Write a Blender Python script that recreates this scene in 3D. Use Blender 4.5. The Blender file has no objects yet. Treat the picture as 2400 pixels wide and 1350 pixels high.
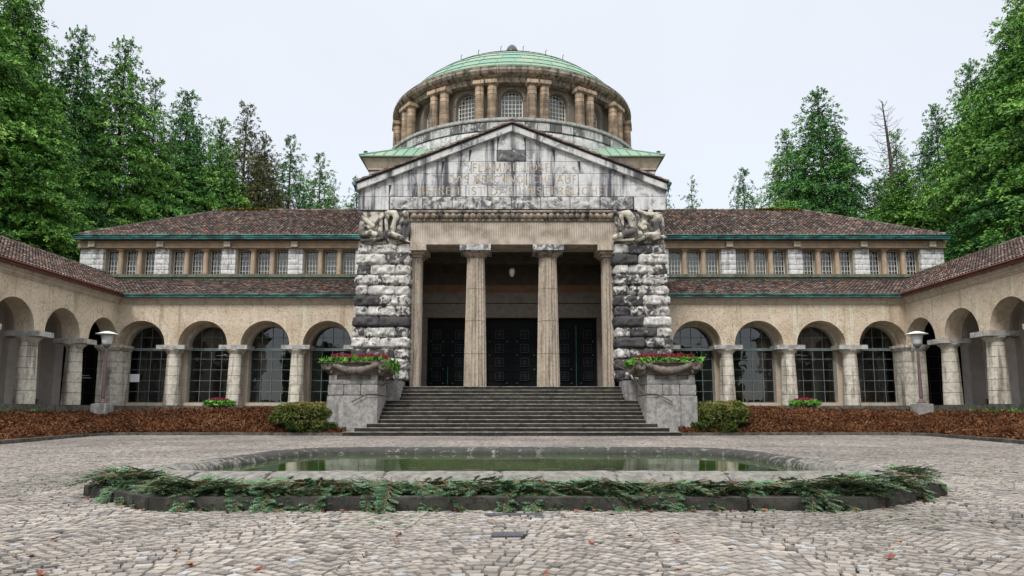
import bpy, math, random
import numpy as np
from mathutils import Vector
PI=math.pi
random.seed(7); RNG=np.random.default_rng(11)
sc=bpy.context.scene
# ---------------------------------------------------------------- camera
cam=bpy.data.objects.new('camera',bpy.data.cameras.new('camera')); sc.collection.objects.link(cam); sc.camera=cam
cam.location=(0,0,1.0); cam.rotation_euler=(math.radians(90+7.3),0,0)
cam.data.sensor_width=36; cam.data.lens=36*1650/2400; cam.data.shift_y=80.6/2400
cam.data.clip_start=.1; cam.data.clip_end=3000
# ---------------------------------------------------------------- overcast sky
w=bpy.data.worlds.new('World'); sc.world=w; w.use_nodes=True; T=w.node_tree; T.nodes.clear()
def wn(t): return T.nodes.new(t)
out=wn('ShaderNodeOutputWorld'); bg=wn('ShaderNodeBackground'); tc=wn('ShaderNodeTexCoord'); sep=wn('ShaderNodeSeparateXYZ')
sky=wn('ShaderNodeTexSky'); sky.sky_type='NISHITA'; sky.sun_disc=False; sky.sun_elevation=math.radians(52); sky.sun_rotation=math.radians(200)
rm=wn('ShaderNodeValToRGB'); nz=wn('ShaderNodeTexNoise'); nz.inputs['Scale'].default_value=2.6; nz.inputs['Detail'].default_value=4
T.links.new(tc.outputs['Generated'],sep.inputs[0]); T.links.new(tc.outputs['Generated'],nz.inputs['Vector'])
T.links.new(sep.outputs['Z'],rm.inputs[0])
e=rm.color_ramp.elements
e[0].position=0.0; e[0].color=(.296,.306,.320,1); e[1].position=1.0; e[1].color=(1,1,1,1)
for p,c in ((.30,(.299,.308,.322,1)),(.60,(.311,.318,.330,1)),(.70,(.66,.67,.68,1)),(.84,(1,1,1,1))):
    k=e.new(p); k.color=c
m1=wn('ShaderNodeMix'); m1.data_type='RGBA'; m1.blend_type='MULTIPLY'; m1.inputs[0].default_value=.13
T.links.new(rm.outputs[0],m1.inputs[6]); T.links.new(nz.outputs['Fac'],m1.inputs[7])
b2=wn('ShaderNodeBackground'); b2.inputs[1].default_value=2.06; T.links.new(m1.outputs[2],b2.inputs[0])
bg.inputs[1].default_value=.03; T.links.new(sky.outputs[0],bg.inputs[0])
ad=wn('ShaderNodeAddShader'); T.links.new(bg.outputs[0],ad.inputs[0]); T.links.new(b2.outputs[0],ad.inputs[1]); T.links.new(ad.outputs[0],out.inputs[0])
sun=bpy.data.objects.new('sun',bpy.data.lights.new('sun','SUN')); sc.collection.objects.link(sun)
sun.data.energy=1.5; sun.data.angle=math.radians(14); sun.data.color=(1,.97,.92)
sun.rotation_euler=(math.radians(45),0,math.radians(-22))
sc.view_settings.view_transform='Standard'; sc.view_settings.look='None'; sc.view_settings.exposure=.42; sc.view_settings.gamma=1
sc.cycles.max_bounces=7; sc.cycles.diffuse_bounces=3; sc.cycles.glossy_bounces=4; sc.cycles.transparent_max_bounces=12
sc.cycles.sample_clamp_indirect=6; sc.cycles.caustics_reflective=False; sc.cycles.caustics_refractive=False

# ================================================================ materials
class M:
    def __init__(s,name,rough=.85,spec=.25):
        s.m=bpy.data.materials.new(name); s.m.use_nodes=True; s.t=s.m.node_tree
        s.b=s.t.nodes['Principled BSDF']; s.b.inputs['Roughness'].default_value=rough; s.b.inputs['Specular IOR Level'].default_value=spec
        tc=s.t.nodes.new('ShaderNodeTexCoord'); oi=s.t.nodes.new('ShaderNodeObjectInfo')
        ad=s.t.nodes.new('ShaderNodeVectorMath'); ad.operation='MULTIPLY_ADD'
        cx=s.t.nodes.new('ShaderNodeCombineXYZ')
        for i in range(3): s.t.links.new(oi.outputs['Random'],cx.inputs[i])
        s.t.links.new(cx.outputs[0],ad.inputs[0]); ad.inputs[1].default_value=(31,47,19); s.t.links.new(tc.outputs['Object'],ad.inputs[2])
        s.v=ad.outputs[0]; s.pure=tc.outputs['Object']
    def link(s,a,b): s.t.links.new(a,b)
    def scale(s,x,y,z,v=None):
        n=s.t.nodes.new('ShaderNodeVectorMath'); n.operation='MULTIPLY'; s.link(v or s.v,n.inputs[0]); n.inputs[1].default_value=(x,y,z); return n.outputs[0]
    def noise(s,scale,detail=4,v=None,rough=.55,dist=0):
        n=s.t.nodes.new('ShaderNodeTexNoise'); n.inputs['Scale'].default_value=scale; n.inputs['Detail'].default_value=detail
        n.inputs['Roughness'].default_value=rough; n.inputs['Distortion'].default_value=dist; s.link(v or s.v,n.inputs['Vector']); return n.outputs['Fac']
    def voro(s,scale,feat='F1',v=None,outn='Distance'):
        n=s.t.nodes.new('ShaderNodeTexVoronoi'); n.feature=feat; n.inputs['Scale'].default_value=scale; s.link(v or s.v,n.inputs['Vector']); return n.outputs[outn]
    def attr(s,name='tint'):
        n=s.t.nodes.new('ShaderNodeAttribute'); n.attribute_name=name; return n.outputs['Fac']
    def math(s,op,a,b=None):
        n=s.t.nodes.new('ShaderNodeMath'); n.operation=op
        for i,x in enumerate((a,b)):
            if x is None: continue
            if isinstance(x,(int,float)): n.inputs[i].default_value=x
            else: s.link(x,n.inputs[i])
        return n.outputs[0]
    def ramp(s,f,pts,interp='LINEAR'):
        n=s.t.nodes.new('ShaderNodeValToRGB'); n.color_ramp.interpolation=interp; e=n.color_ramp.elements
        def c4(c): return (c,c,c,1) if isinstance(c,(int,float)) else (*c,1)
        e[0].position,e[0].color=pts[0][0],c4(pts[0][1]); e[1].position,e[1].color=pts[-1][0],c4(pts[-1][1])
        for p,c in pts[1:-1]: k=e.new(p); k.color=c4(c)
        s.link(f,n.inputs[0]); return n.outputs[0]
    def mix(s,f,a,b,mode='MIX'):
        n=s.t.nodes.new('ShaderNodeMix'); n.data_type='RGBA'; n.blend_type=mode
        for i,x in ((0,f),(6,a),(7,b)):
            if isinstance(x,(int,float)): n.inputs[i].default_value=x if i==0 else (x,x,x,1)
            elif isinstance(x,tuple): n.inputs[i].default_value=(*x,1)
            else: s.link(x,n.inputs[i])
        return n.outputs[2]
    def col(s,c):
        if isinstance(c,tuple): s.b.inputs['Base Color'].default_value=(*c,1)
        else: s.link(c,s.b.inputs['Base Color'])
    def bump(s,h,st=.5,d=.02):
        n=s.t.nodes.new('ShaderNodeBump'); n.inputs['Strength'].default_value=st; n.inputs['Distance'].default_value=d; s.link(h,n.inputs['Height']); s.link(n.outputs[0],s.b.inputs['Normal'])
    def side_z(s):   # world normal z and x/y helper
        n=s.t.nodes.new('ShaderNodeNewGeometry'); q=s.t.nodes.new('ShaderNodeSeparateXYZ'); s.link(n.outputs['True Normal'],q.inputs[0]); return q.outputs
    def coord(s,i):
        q=s.t.nodes.new('ShaderNodeSeparateXYZ'); s.link(s.pure,q.inputs[0]); return q.outputs[i]

MATS={}
def simple(name,c,rough=.8,spec=.25,var=.15,sc_=6,bump=0,metal=0):
    k=M(name,rough,spec); n=k.noise(sc_,5); a=tuple(x*(1-var) for x in c); b=tuple(min(1,x*(1+var)) for x in c)
    k.col(k.ramp(n,[(.3,a),(.7,b)])); k.b.inputs['Metallic'].default_value=metal
    if bump: k.bump(k.noise(sc_*6,4),.6,bump)
    MATS[name]=k.m; return k
def stone(name,light,mid,dark,streak=.5,black=.5,fine=1.0,joint=None,bumpd=.012,tint=.0,warm=None,thr=.5,sf=3.1):
    """weathered stone: mottled base, vertical run-off streaks, dark lichen crust patches"""
    k=M(name,.9,.15)
    base=k.ramp(k.noise(2.2*fine,6,rough=.65),[(.3,mid),(.62,light)])
    if warm: base=k.mix(k.ramp(k.noise(.55,3),[(.42,0.0),(.62,.75)]),base,warm)
    grain=k.ramp(k.noise(34*fine,3,rough=.7),[(.35,.78),(.6,1.08)]); base=k.mix(1.0,base,grain,'MULTIPLY')
    sv=k.scale(sf,sf,.28*sf/3.1); st=k.ramp(k.noise(1.25,5,v=sv,rough=.6),[(.5,0.0),(.64,1.0)])
    base=k.mix(k.math('MULTIPLY',st,streak),base,dark)
    if black:
        bp=k.ramp(k.noise(1.15*fine,7,rough=.68,dist=.4),[(thr,0.0),(thr+.07,1.0)])
        if tint: bp=k.ramp(k.math('ADD',k.noise(1.5*fine,8,rough=.7,dist=.5),k.math('MULTIPLY',k.math('SUBTRACT',k.attr(),.5),tint)),[(thr-.01,0.0),(thr+.06,1.0)])
        base=k.mix(k.math('MULTIPLY',bp,black),base,dark)
    elif tint:
        base=k.mix(1.0,base,k.ramp(k.attr(),[(0,1-tint),(1,1+tint)]),'MULTIPLY')
    base=k.mix(1.0,base,k.ramp(k.math('SUBTRACT',k.attr(),1),[(.35,1.0),(.8,.16)]),'MULTIPLY')
    k.col(base); h=k.math('ADD',k.noise(9*fine,8,rough=.75),k.math('MULTIPLY',k.noise(60,3),.25)); k.bump(h,.8,bumpd)
    MATS[name]=k.m; return k
# rusticated limestone, white with soot crust
stone('limestone',(.80,.77,.72),(.40,.37,.34),(.040,.037,.042),streak=.35,black=.92,fine=2.0,bumpd=.07,tint=.46)
stone('limestone_pale',(.80,.79,.77),(.62,.61,.59),(.10,.10,.105),streak=.35,black=.55,fine=1.6,bumpd=.05,tint=.25)
stone('gable_stone',(.70,.69,.68),(.54,.53,.52),(.06,.062,.075),streak=.93,black=.55,fine=1.1,bumpd=.015,tint=.10,thr=.55,sf=1.5)
stone('gable_rough',(.66,.64,.62),(.42,.41,.40),(.06,.06,.065),streak=.5,black=.8,fine=1.8,bumpd=.06,tint=.3)
stone('statue_stone',(.60,.55,.46),(.46,.41,.33),(.06,.057,.062),streak=.15,black=.92,fine=1.05,bumpd=.006,thr=.465)
stone('sandstone',(.47,.37,.265),(.34,.265,.19),(.12,.10,.085),streak=.5,black=.25,fine=1.5,bumpd=.012,tint=.01)
stone('column_stone',(.56,.475,.38),(.34,.28,.215),(.11,.09,.075),streak=.6,black=.0,fine=3.2,bumpd=.03)
stone('drum_stone',(.46,.335,.225),(.28,.22,.17),(.06,.055,.05),streak=.65,black=.0,fine=1.2,bumpd=.012,tint=.42)
stone('cornice_stone',(.40,.33,.26),(.26,.22,.18),(.035,.033,.03),streak=.9,black=.45,fine=1.2,bumpd=.02)
stone('trim_stone',(.56,.48,.37),(.44,.36,.27),(.15,.13,.11),streak=.35,black=.12,fine=1.1,bumpd=.008)
stone('lintel_stone',(.52,.39,.27),(.38,.28,.19),(.22,.21,.20),streak=.45,black=.3,fine=.8,bumpd=.008)
stone('arcade_stone',(.76,.71,.61),(.55,.49,.39),(.11,.085,.065),streak=.7,black=.3,fine=2.2,bumpd=.05,tint=.3)
stone('abacus_stone',(.52,.50,.47),(.36,.35,.33),(.10,.10,.10),streak=.3,black=.45,fine=2,bumpd=.02)
stone('pedestal_stone',(.40,.385,.36),(.20,.19,.185),(.075,.075,.075),streak=.5,black=.28,fine=2.6,bumpd=.03)
stone('planter_stone',(.24,.20,.17),(.12,.10,.09),(.05,.045,.04),streak=.3,black=.45,fine=2.6,bumpd=.04)
stone('step_stone',(.055,.05,.043),(.02,.019,.016),(.01,.01,.009),streak=.3,black=.5,fine=1.4,bumpd=.015,tint=.3)  # risers near black: grime, with their shade put into the colour
stone('tread_stone',(.42,.39,.34),(.15,.14,.12),(.05,.05,.045),streak=.1,black=.4,fine=1.6,bumpd=.01)  # treads pale: worn stone, with the light on top put into the colour
stone('kerb_stone',(.15,.14,.12),(.07,.067,.057),(.022,.022,.018),streak=.2,black=.5,fine=2.2,bumpd=.02)
k=stone('kerb_dark',(.075,.07,.06),(.028,.027,.022),(.012,.012,.01),streak=.2,black=.4,fine=2.6,bumpd=.02)
stone('basin_stone',(.31,.295,.262),(.13,.122,.108),(.035,.035,.033),streak=.2,black=.85,fine=4.6,bumpd=.03,tint=.42,thr=.53)
stone('ledge_stone',(.20,.20,.15),(.11,.12,.085),(.04,.05,.035),streak=.3,black=.4,fine=1.5,bumpd=.02)
# frieze with fine vertical tooling
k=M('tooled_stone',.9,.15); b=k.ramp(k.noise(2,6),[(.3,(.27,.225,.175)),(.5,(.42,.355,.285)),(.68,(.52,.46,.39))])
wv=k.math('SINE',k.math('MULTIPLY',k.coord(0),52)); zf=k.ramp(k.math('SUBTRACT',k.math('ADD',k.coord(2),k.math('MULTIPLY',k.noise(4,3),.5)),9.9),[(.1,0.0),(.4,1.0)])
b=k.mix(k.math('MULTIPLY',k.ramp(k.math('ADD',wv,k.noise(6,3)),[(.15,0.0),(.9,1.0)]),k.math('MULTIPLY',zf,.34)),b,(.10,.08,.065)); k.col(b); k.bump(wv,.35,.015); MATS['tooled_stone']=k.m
# rough cast stucco
def stucco(name,a,b_,dk):
    k=M(name,.95,.1); c=k.ramp(k.noise(.7,5,rough=.6),[(.35,a),(.65,b_)])
    st=k.ramp(k.noise(1.1,4,v=k.scale(2.4,2.4,.18)),[(.55,0.0),(.68,.5)]); c=k.mix(st,c,dk); st=k.ramp(k.noise(1.7,4,v=k.scale(2.1,2.1,.2)),[(.58,0.0),(.66,.6)]); c=k.mix(st,c,tuple(min(.72,x*1.22) for x in b_))
    rl=k.noise(6.5,4,dist=1.8,rough=.6); c=k.mix(k.ramp(rl,[(.36,.6),(.48,0.0)]),c,tuple(x*.42 for x in a)); k.col(c); k.bump(rl,1.0,.05); MATS[name]=k.m
stucco('stucco',(.55,.44,.32),(.70,.585,.45),(.30,.225,.15)); stucco('stucco_drum',(.24,.21,.17),(.32,.28,.23),(.16,.14,.12))
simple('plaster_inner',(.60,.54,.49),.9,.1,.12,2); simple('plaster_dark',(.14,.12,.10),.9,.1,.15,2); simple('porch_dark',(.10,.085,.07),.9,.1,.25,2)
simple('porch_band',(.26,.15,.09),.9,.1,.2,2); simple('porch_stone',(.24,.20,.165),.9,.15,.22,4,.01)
# copper
k=M('copper_roof',.6,.3); c=k.ramp(k.noise(1.1,5,rough=.6),[(.3,(.13,.29,.21)),(.52,(.20,.33,.24)),(.68,(.30,.29,.18))]); c=k.mix(.5,c,k.mix(k.attr(),(.10,.27,.19),(.31,.33,.22)))
c=k.mix(k.ramp(k.noise(3,4,v=k.scale(3,3,.4)),[(.6,0.0),(.72,.5)]),c,(.07,.13,.10)); k.col(c); k.bump(k.noise(3,3),.4,.02); MATS['copper_roof']=k.m
k=M('copper_gutter',.5,.35); c=k.ramp(k.noise(1.3,5,v=k.scale(1,1,3),rough=.65),[(.40,(.015,.045,.045)),(.52,(.035,.135,.12)),(.68,(.10,.31,.27))]); k.col(c); MATS['copper_gutter']=k.m
simple('gutter_brown',(.11,.035,.03),.5,.3,.25,2); simple('gutter_grey',(.045,.06,.055),.5,.3,.4,1.5)
# tiles
k=M('roof_tile',.9,.12); c=k.ramp(k.attr(),[(0,(.035,.028,.028)),(.35,(.095,.068,.06)),(.68,(.15,.102,.085)),(.86,(.26,.215,.185)),(.95,(.20,.105,.07)),(1,(.33,.17,.11))])
c=k.mix(k.ramp(k.noise(1.4,6,rough=.7),[(.45,0.0),(.62,.65)]),c,(.055,.047,.042)); c=k.mix(k.ramp(k.noise(7,4),[(.62,0.0),(.7,.5)]),c,(.34,.31,.27)); c=k.mix(k.ramp(k.noise(.9,5,dist=.5),[(.62,0.0),(.7,.45)]),c,(.09,.085,.025))
k.col(c); k.bump(k.noise(30,4),.5,.01); MATS['roof_tile']=k.m
simple('tile_shadow',(.03,.022,.018),.95,.05); simple('moss',(.13,.12,.02),.95,.05,.4,5)
# metal and glass
simple('frame_pale',(.74,.72,.65),.6,.3,.1); simple('frame_blue',(.15,.185,.185),.5,.4,.25,3); simple('dark_metal',(.03,.028,.027),.45,.5,.3,5)
simple('door_black',(.008,.008,.009),.6,.12,.3,3); simple('verdigris',(.03,.17,.16),.6,.3,.5,9); simple('door_grille',(.035,.045,.047),.5,.3,.4,9)
simple('post_paint',(.13,.085,.085),.5,.4,.12,5); simple('lamp_white',(.72,.73,.72),.4,.4,.05,3); simple('shade_pale',(.62,.66,.64),.4,.4,.1,4)
simple('lamp_glass',(.55,.56,.56),.2,.5,.05); simple('rail_metal',(.10,.075,.055),.45,.5,.35,9); simple('bowl_black',(.012,.012,.013),.4,.4,.2)
simple('wood_bench',(.55,.24,.08),.5,.3,.2,5); simple('paper_white',(.75,.76,.77),.8); simple('paper_blue',(.35,.45,.58),.8); simple('sign_red',(.42,.05,.05),.6); simple('box_black',(.01,.01,.01),.6)
simple('inner_wall',(.22,.185,.155),.9,.1,.3,1.5); simple('inner_floor',(.10,.09,.08),.6,.2,.2,2); simple('curtain',(.33,.32,.25),.9,.1,.08,2); simple('window_dark',(.012,.013,.012),.9,.05)
simple('terrace_stone',(.22,.215,.20),.9,.1,.2,3); simple('iron_cover',(.06,.06,.068),.6,.4,.3,12,.01)
def glassmat(name,fac,col=(.5,.55,.55)):
    m=bpy.data.materials.new(name); m.use_nodes=True; t=m.node_tree; t.nodes.clear()
    o=t.nodes.new('ShaderNodeOutputMaterial'); tr=t.nodes.new('ShaderNodeBsdfTransparent'); tr.inputs[0].default_value=(*col,1)
    g=t.nodes.new('ShaderNodeBsdfGlossy'); g.inputs['Roughness'].default_value=.015; g.inputs[0].default_value=(.9,.93,.95,1)
    n=t.nodes.new('ShaderNodeTexNoise'); n.inputs['Scale'].default_value=1.3; tcn=t.nodes.new('ShaderNodeTexCoord'); t.links.new(tcn.outputs['Object'],n.inputs['Vector'])
    bp=t.nodes.new('ShaderNodeBump'); bp.inputs['Strength'].default_value=.25; bp.inputs['Distance'].default_value=.02; t.links.new(n.outputs[0],bp.inputs['Height']); t.links.new(bp.outputs[0],g.inputs['Normal'])
    fr=t.nodes.new('ShaderNodeFresnel'); fr.inputs[0].default_value=1.5
    ma=t.nodes.new('ShaderNodeMath'); ma.operation='ADD'; ma.inputs[1].default_value=fac; t.links.new(fr.outputs[0],ma.inputs[0]); ma.use_clamp=True
    mx=t.nodes.new('ShaderNodeMixShader'); t.links.new(ma.outputs[0],mx.inputs[0]); t.links.new(tr.outputs[0],mx.inputs[1]); t.links.new(g.outputs[0],mx.inputs[2]); t.links.new(mx.outputs[0],o.inputs[0]); MATS[name]=m
glassmat('window_glass',.04); glassmat('upper_glass',.05,(.8,.83,.8))
# ground
k=M('cobble_stone',.85,.2); c=k.ramp(k.attr(),[(0,(.12,.11,.10)),(.14,(.22,.20,.18)),(.5,(.29,.257,.225)),(.85,(.40,.355,.305)),(1,(.36,.36,.36))])
c=k.mix(1.0,c,k.ramp(k.noise(.35,4,rough=.6),[(.35,.72),(.62,1.06)]),'MULTIPLY'); c=k.mix(1.0,c,k.ramp(k.noise(60,3),[(.3,.8),(.7,1.1)]),'MULTIPLY'); k.col(c); k.bump(k.noise(45,4),.5,.006); MATS['cobble_stone']=k.m
k=M('joint_soil',.95,.05); k.col(k.mix(k.ramp(k.noise(.8,5),[(.47,0.0),(.6,.95)]),(.035,.031,.027),k.ramp(k.noise(9,4),[(.4,(.05,.05,.02)),(.7,(.13,.15,.025))]))); MATS['joint_soil']=k.m
k=M('earth',.95,.05); k.col(k.ramp(k.noise(.5,6),[(.35,(.05,.045,.02)),(.65,(.06,.09,.025))])); MATS['earth']=k.m
k=M('bed_soil',.95,.05); k.col(k.ramp(k.noise(7,6,rough=.7),[(.35,(.035,.016,.008)),(.7,(.12,.05,.022))])); k.bump(k.noise(12,5),1,.08); MATS['bed_soil']=k.m
k=M('dry_leaf',.85,.15); k.col(k.ramp(k.attr(),[(0,(.04,.017,.009)),(.4,(.105,.042,.018)),(.8,(.19,.085,.036)),(.965,(.26,.14,.07)),(.985,(.5,.42,.26)),(1,(.16,.2,.03))])); MATS['dry_leaf']=k.m
k=M('pool_water',.03,.28); k.col(k.ramp(k.noise(.8,4),[(.35,(.014,.032,.005)),(.65,(.04,.075,.012))])); k.b.inputs['IOR'].default_value=1.33; k.bump(k.noise(1.1,2,v=k.scale(1,3,1)),.08,.02); MATS['pool_water']=k.m
def leafmat(name,a,b_,c_,tr=.2):
    k=M(name,.6,.25); c=k.ramp(k.attr(),[(0,a),(.55,b_),(1,c_)]); k.col(c)
    MATS[name]=k.m
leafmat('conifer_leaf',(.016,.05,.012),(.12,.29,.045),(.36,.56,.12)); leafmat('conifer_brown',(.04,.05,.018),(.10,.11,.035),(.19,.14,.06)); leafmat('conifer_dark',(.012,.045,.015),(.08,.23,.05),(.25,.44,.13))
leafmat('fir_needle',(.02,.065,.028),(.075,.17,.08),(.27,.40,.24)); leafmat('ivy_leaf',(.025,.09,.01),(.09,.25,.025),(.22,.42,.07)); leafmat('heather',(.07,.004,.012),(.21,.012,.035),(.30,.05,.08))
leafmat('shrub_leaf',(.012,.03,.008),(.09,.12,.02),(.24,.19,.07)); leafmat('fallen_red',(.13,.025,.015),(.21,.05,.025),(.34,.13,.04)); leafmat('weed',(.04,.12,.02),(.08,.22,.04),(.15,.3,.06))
k=M('bark',.9,.1); k.col(k.ramp(k.noise(6,5,v=k.scale(4,4,.6)),[(.35,(.03,.022,.016)),(.7,(.09,.065,.045))])); MATS['bark']=k.m
simple('twig_wood',(.16,.085,.045),.8,.2,.3,8); simple('dead_wood',(.09,.075,.065),.9,.1,.2,8); simple('ink_grey',(.26,.235,.20),.9,.05,.3,4)
k=M('letter_gilt',.8,.1); k.col(k.ramp(k.noise(2.2,5,rough=.7),[(.38,(.46,.44,.41)),(.52,(.48,.40,.30)),(.66,(.50,.33,.14))])); MATS['letter_gilt']=k.m

# ================================================================ mesh helpers
def vnoise(P,seed=0):
    P=np.asarray(P,float); I=np.floor(P).astype(np.int64); F=P-I; F=F*F*(3-2*F)
    def h(i,j,k_):
        n=(i*374761393+j*668265263+k_*2147483647+seed*974634777)&0x7fffffff
        n=((n^(n>>13))*1274126177)&0x7fffffff; n=(n^(n>>16))&0xffff
        return n/32767.5-1
    r=0
    for a in (0,1):
        wa=F[:,0] if a else 1-F[:,0]
        for b in (0,1):
            wb=F[:,1] if b else 1-F[:,1]
            for c in (0,1):
                wc=F[:,2] if c else 1-F[:,2]
                r=r+wa*wb*wc*h(I[:,0]+a,I[:,1]+b,I[:,2]+c)
    return r
def fbm(P,o=3,seed=0):
    P=np.asarray(P,float); r=0;a=1
    for i in range(o): r=r+a*vnoise(P,seed+i); P=P*2.03; a*=.5
    return r
class MB:
    def __init__(s): s.V=[];s.F=[];s.T=[];s.n=0
    def add(s,v,f,tint=.5):
        """v (n,3); f: array (m,k) or list of index lists"""
        v=np.asarray(v,float).reshape(-1,3); s.V.append(v)
        if isinstance(f,np.ndarray): s.F.append(f+s.n)
        else:
            by={}
            for q in f: by.setdefault(len(q),[]).append(q)
            for q in by.values(): s.F.append(np.array(q,int)+s.n)
        t=np.asarray(tint,float); s.T.append(np.full(len(v),float(t)) if t.ndim==0 else t); s.n+=len(v)
    def box(s,x0,x1,y0,y1,z0,z1,tint=.5,T=None):
        v=np.array([(x,y,z) for x in (x0,x1) for y in (y0,y1) for z in (z0,z1)],float)
        if T: v=T(v)
        s.add(v,np.array([(0,1,3,2),(4,6,7,5),(0,4,5,1),(2,3,7,6),(0,2,6,4),(1,5,7,3)]),tint)
    def lathe(s,prof,n=24,c=(0,0,0),tint=.5,a0=0,a1=2*PI,cap=True):
        m=len(prof); full=abs(a1-a0-2*PI)<1e-6; k=n if full else n+1
        A=a0+(a1-a0)*np.arange(k)/n; R=np.array([p[0] for p in prof]);Z=np.array([p[1] for p in prof])
        v=np.stack([c[0]+R[:,None]*np.cos(A),c[1]+R[:,None]*np.sin(A),c[2]+Z[:,None]+0*A],-1).reshape(-1,3)
        f=[(i*k+j,i*k+(j+1)%k,(i+1)*k+(j+1)%k,(i+1)*k+j) for i in range(m-1) for j in range(k if full else n)]
        if cap and full: f+= [tuple(range(k))[::-1],tuple(range((m-1)*k,m*k))]
        s.add(v,f,tint)
    def tube(s,pts,r,n=8,tint=.5):
        pts=[Vector(p) for p in pts]; R=r if isinstance(r,(list,tuple)) else [r]*len(pts); V=[];F=[]
        up=Vector((.13,.31,.94)).normalized()
        for i,p in enumerate(pts):
            d=(pts[min(i+1,len(pts)-1)]-pts[max(i-1,0)]).normalized(); a=d.cross(up)
            if a.length<.05: a=d.cross(Vector((1,0,0)))
            a.normalize(); b=d.cross(a)
            for j in range(n): t=2*PI*j/n; V.append(p+(a*math.cos(t)+b*math.sin(t))*R[i])
        for i in range(len(pts)-1):
            for j in range(n): F.append((i*n+j,i*n+(j+1)%n,(i+1)*n+(j+1)%n,(i+1)*n+j))
        F+=[tuple(range(n)),tuple(range((len(pts)-1)*n,len(pts)*n))]
        s.add(np.array([tuple(v) for v in V]),F,tint)
    def prism(s,poly,y0,y1,tint=.5,axis='y'):
        """polygon in (x,z) extruded along y (or (x,y) along z)"""
        n=len(poly)
        if axis=='y': v=[(x,y0,z) for x,z in poly]+[(x,y1,z) for x,z in poly]
        elif axis=='z': v=[(x,y,y0) for x,y in poly]+[(x,y,y1) for x,y in poly]
        else: v=[(y0,x,z) for x,z in poly]+[(y1,x,z) for x,z in poly]
        s.add(v,[tuple(range(n)),tuple(range(n,2*n))]+[(i,(i+1)%n,n+(i+1)%n,n+i) for i in range(n)],tint)
    def quads(s,c,a,b,tint):
        """many quads: centre c, half vectors a,b (n,3)"""
        n=len(c); v=np.stack([c-a-b,c+a-b,c+a+b,c-a+b],1).reshape(-1,3); s.add(v,np.arange(4*n).reshape(n,4),np.repeat(tint,4))
    def build(s,name,mat,parent=None,origin=None,smooth=False):
        V=np.concatenate(s.V); T_=np.concatenate(s.T); po=wo(parent); o=Vector(origin) if origin is not None else po
        me=bpy.data.meshes.new(name); V=V-np.array(o)
        me.vertices.add(len(V)); me.vertices.foreach_set('co',V.astype(np.float32).ravel())
        tot=np.concatenate([np.full(len(f),f.shape[1]) for f in s.F]); idx=np.concatenate([f.ravel() for f in s.F])
        me.loops.add(len(idx)); me.loops.foreach_set('vertex_index',idx.astype(np.int32))
        me.polygons.add(len(tot)); st=np.concatenate([[0],np.cumsum(tot)[:-1]]); me.polygons.foreach_set('loop_start',st.astype(np.int32)); me.polygons.foreach_set('loop_total',tot.astype(np.int32))
        me.polygons.foreach_set('use_smooth',np.full(len(tot),smooth)); me.update(calc_edges=True)
        at=me.attributes.new('tint','FLOAT','POINT'); at.data.foreach_set('value',T_.astype(np.float32)); me.materials.append(MATS[mat])
        ob=bpy.data.objects.new(name,me); sc.collection.objects.link(ob); ob.parent=parent; ob.location=o-po; return ob
def wo(o):
    v=Vector((0,0,0))
    while o is not None: v=v+o.location; o=o.parent
    return v
def tag(o,label=None,cat=None,group=None,kind=None):
    for k_,x in (('label',label),('category',cat),('group',group),('kind',kind)):
        if x: o[k_]=x
    return o
def empty(name,loc,label,cat,group=None):
    o=bpy.data.objects.new(name,None); sc.collection.objects.link(o); o.location=loc; o.empty_display_size=.3; return tag(o,label,cat,group)
def kids(o): return [c for c in sc.objects if c.parent==o]
def cp(o,off=(0,0,0),parent=0,rot=0,_k=None):
    ks=kids(o) if _k is None else _k
    c=o.copy(); sc.collection.objects.link(c); c.location=o.location+Vector(off); c.rotation_euler.z+=rot
    if parent!=0: c.parent=parent
    for ch in ks: cp(ch,(0,0,0),c)
    return c
def rough_block(mb,x0,x1,y0,y1,z0,z1,r=.09,amp=.05,n=.11,seed=0,tint=.5,T=None,freq=4.0,faces='fblrtu'):
    """quarry-faced block: rounded box whose outward faces are displaced"""
    c=np.array([(x0+x1)/2,(y0+y1)/2,(z0+z1)/2]); h=np.array([x1-x0,y1-y0,z1-z0])/2
    for ax in range(3):
        for sg in (-1,1):
            key={(1,-1):'f',(1,1):'b',(0,-1):'l',(0,1):'r',(2,1):'t',(2,-1):'u'}[(ax,sg)]
            if key not in faces: continue
            o=[a for a in range(3) if a!=ax]; nu=max(2,int(2*h[o[0]]/n)); nv=max(2,int(2*h[o[1]]/n))
            U,W=np.meshgrid(np.linspace(-1,1,nu+1),np.linspace(-1,1,nv+1),indexing='ij'); P=np.zeros((U.size,3)); P[:,ax]=sg*h[ax]; P[:,o[0]]=U.ravel()*h[o[0]]; P[:,o[1]]=W.ravel()*h[o[1]]
            rr=min(r,h.min()*.8); Q=np.clip(P,-(h-rr),h-rr); d=P-Q; L=np.linalg.norm(d,axis=1,keepdims=True); nn=d/np.maximum(L,1e-9)
            Pw=Q+nn*rr+c; edge=1-np.clip(np.maximum(np.abs(P[:,o[0]])/h[o[0]],np.abs(P[:,o[1]])/h[o[1]]),0,1)**6
            dsp=amp*(fbm(Pw*freq,3,seed)*.8+.35)*edge; Pw=Pw+nn*dsp[:,None]
            if T: Pw=T(Pw)
            i=np.arange(nu)[:,None]*(nv+1)+np.arange(nv)[None,:]; i=i.ravel(); mb.add(Pw,np.stack([i,i+nv+1,i+nv+2,i+1],1),tint)
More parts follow.
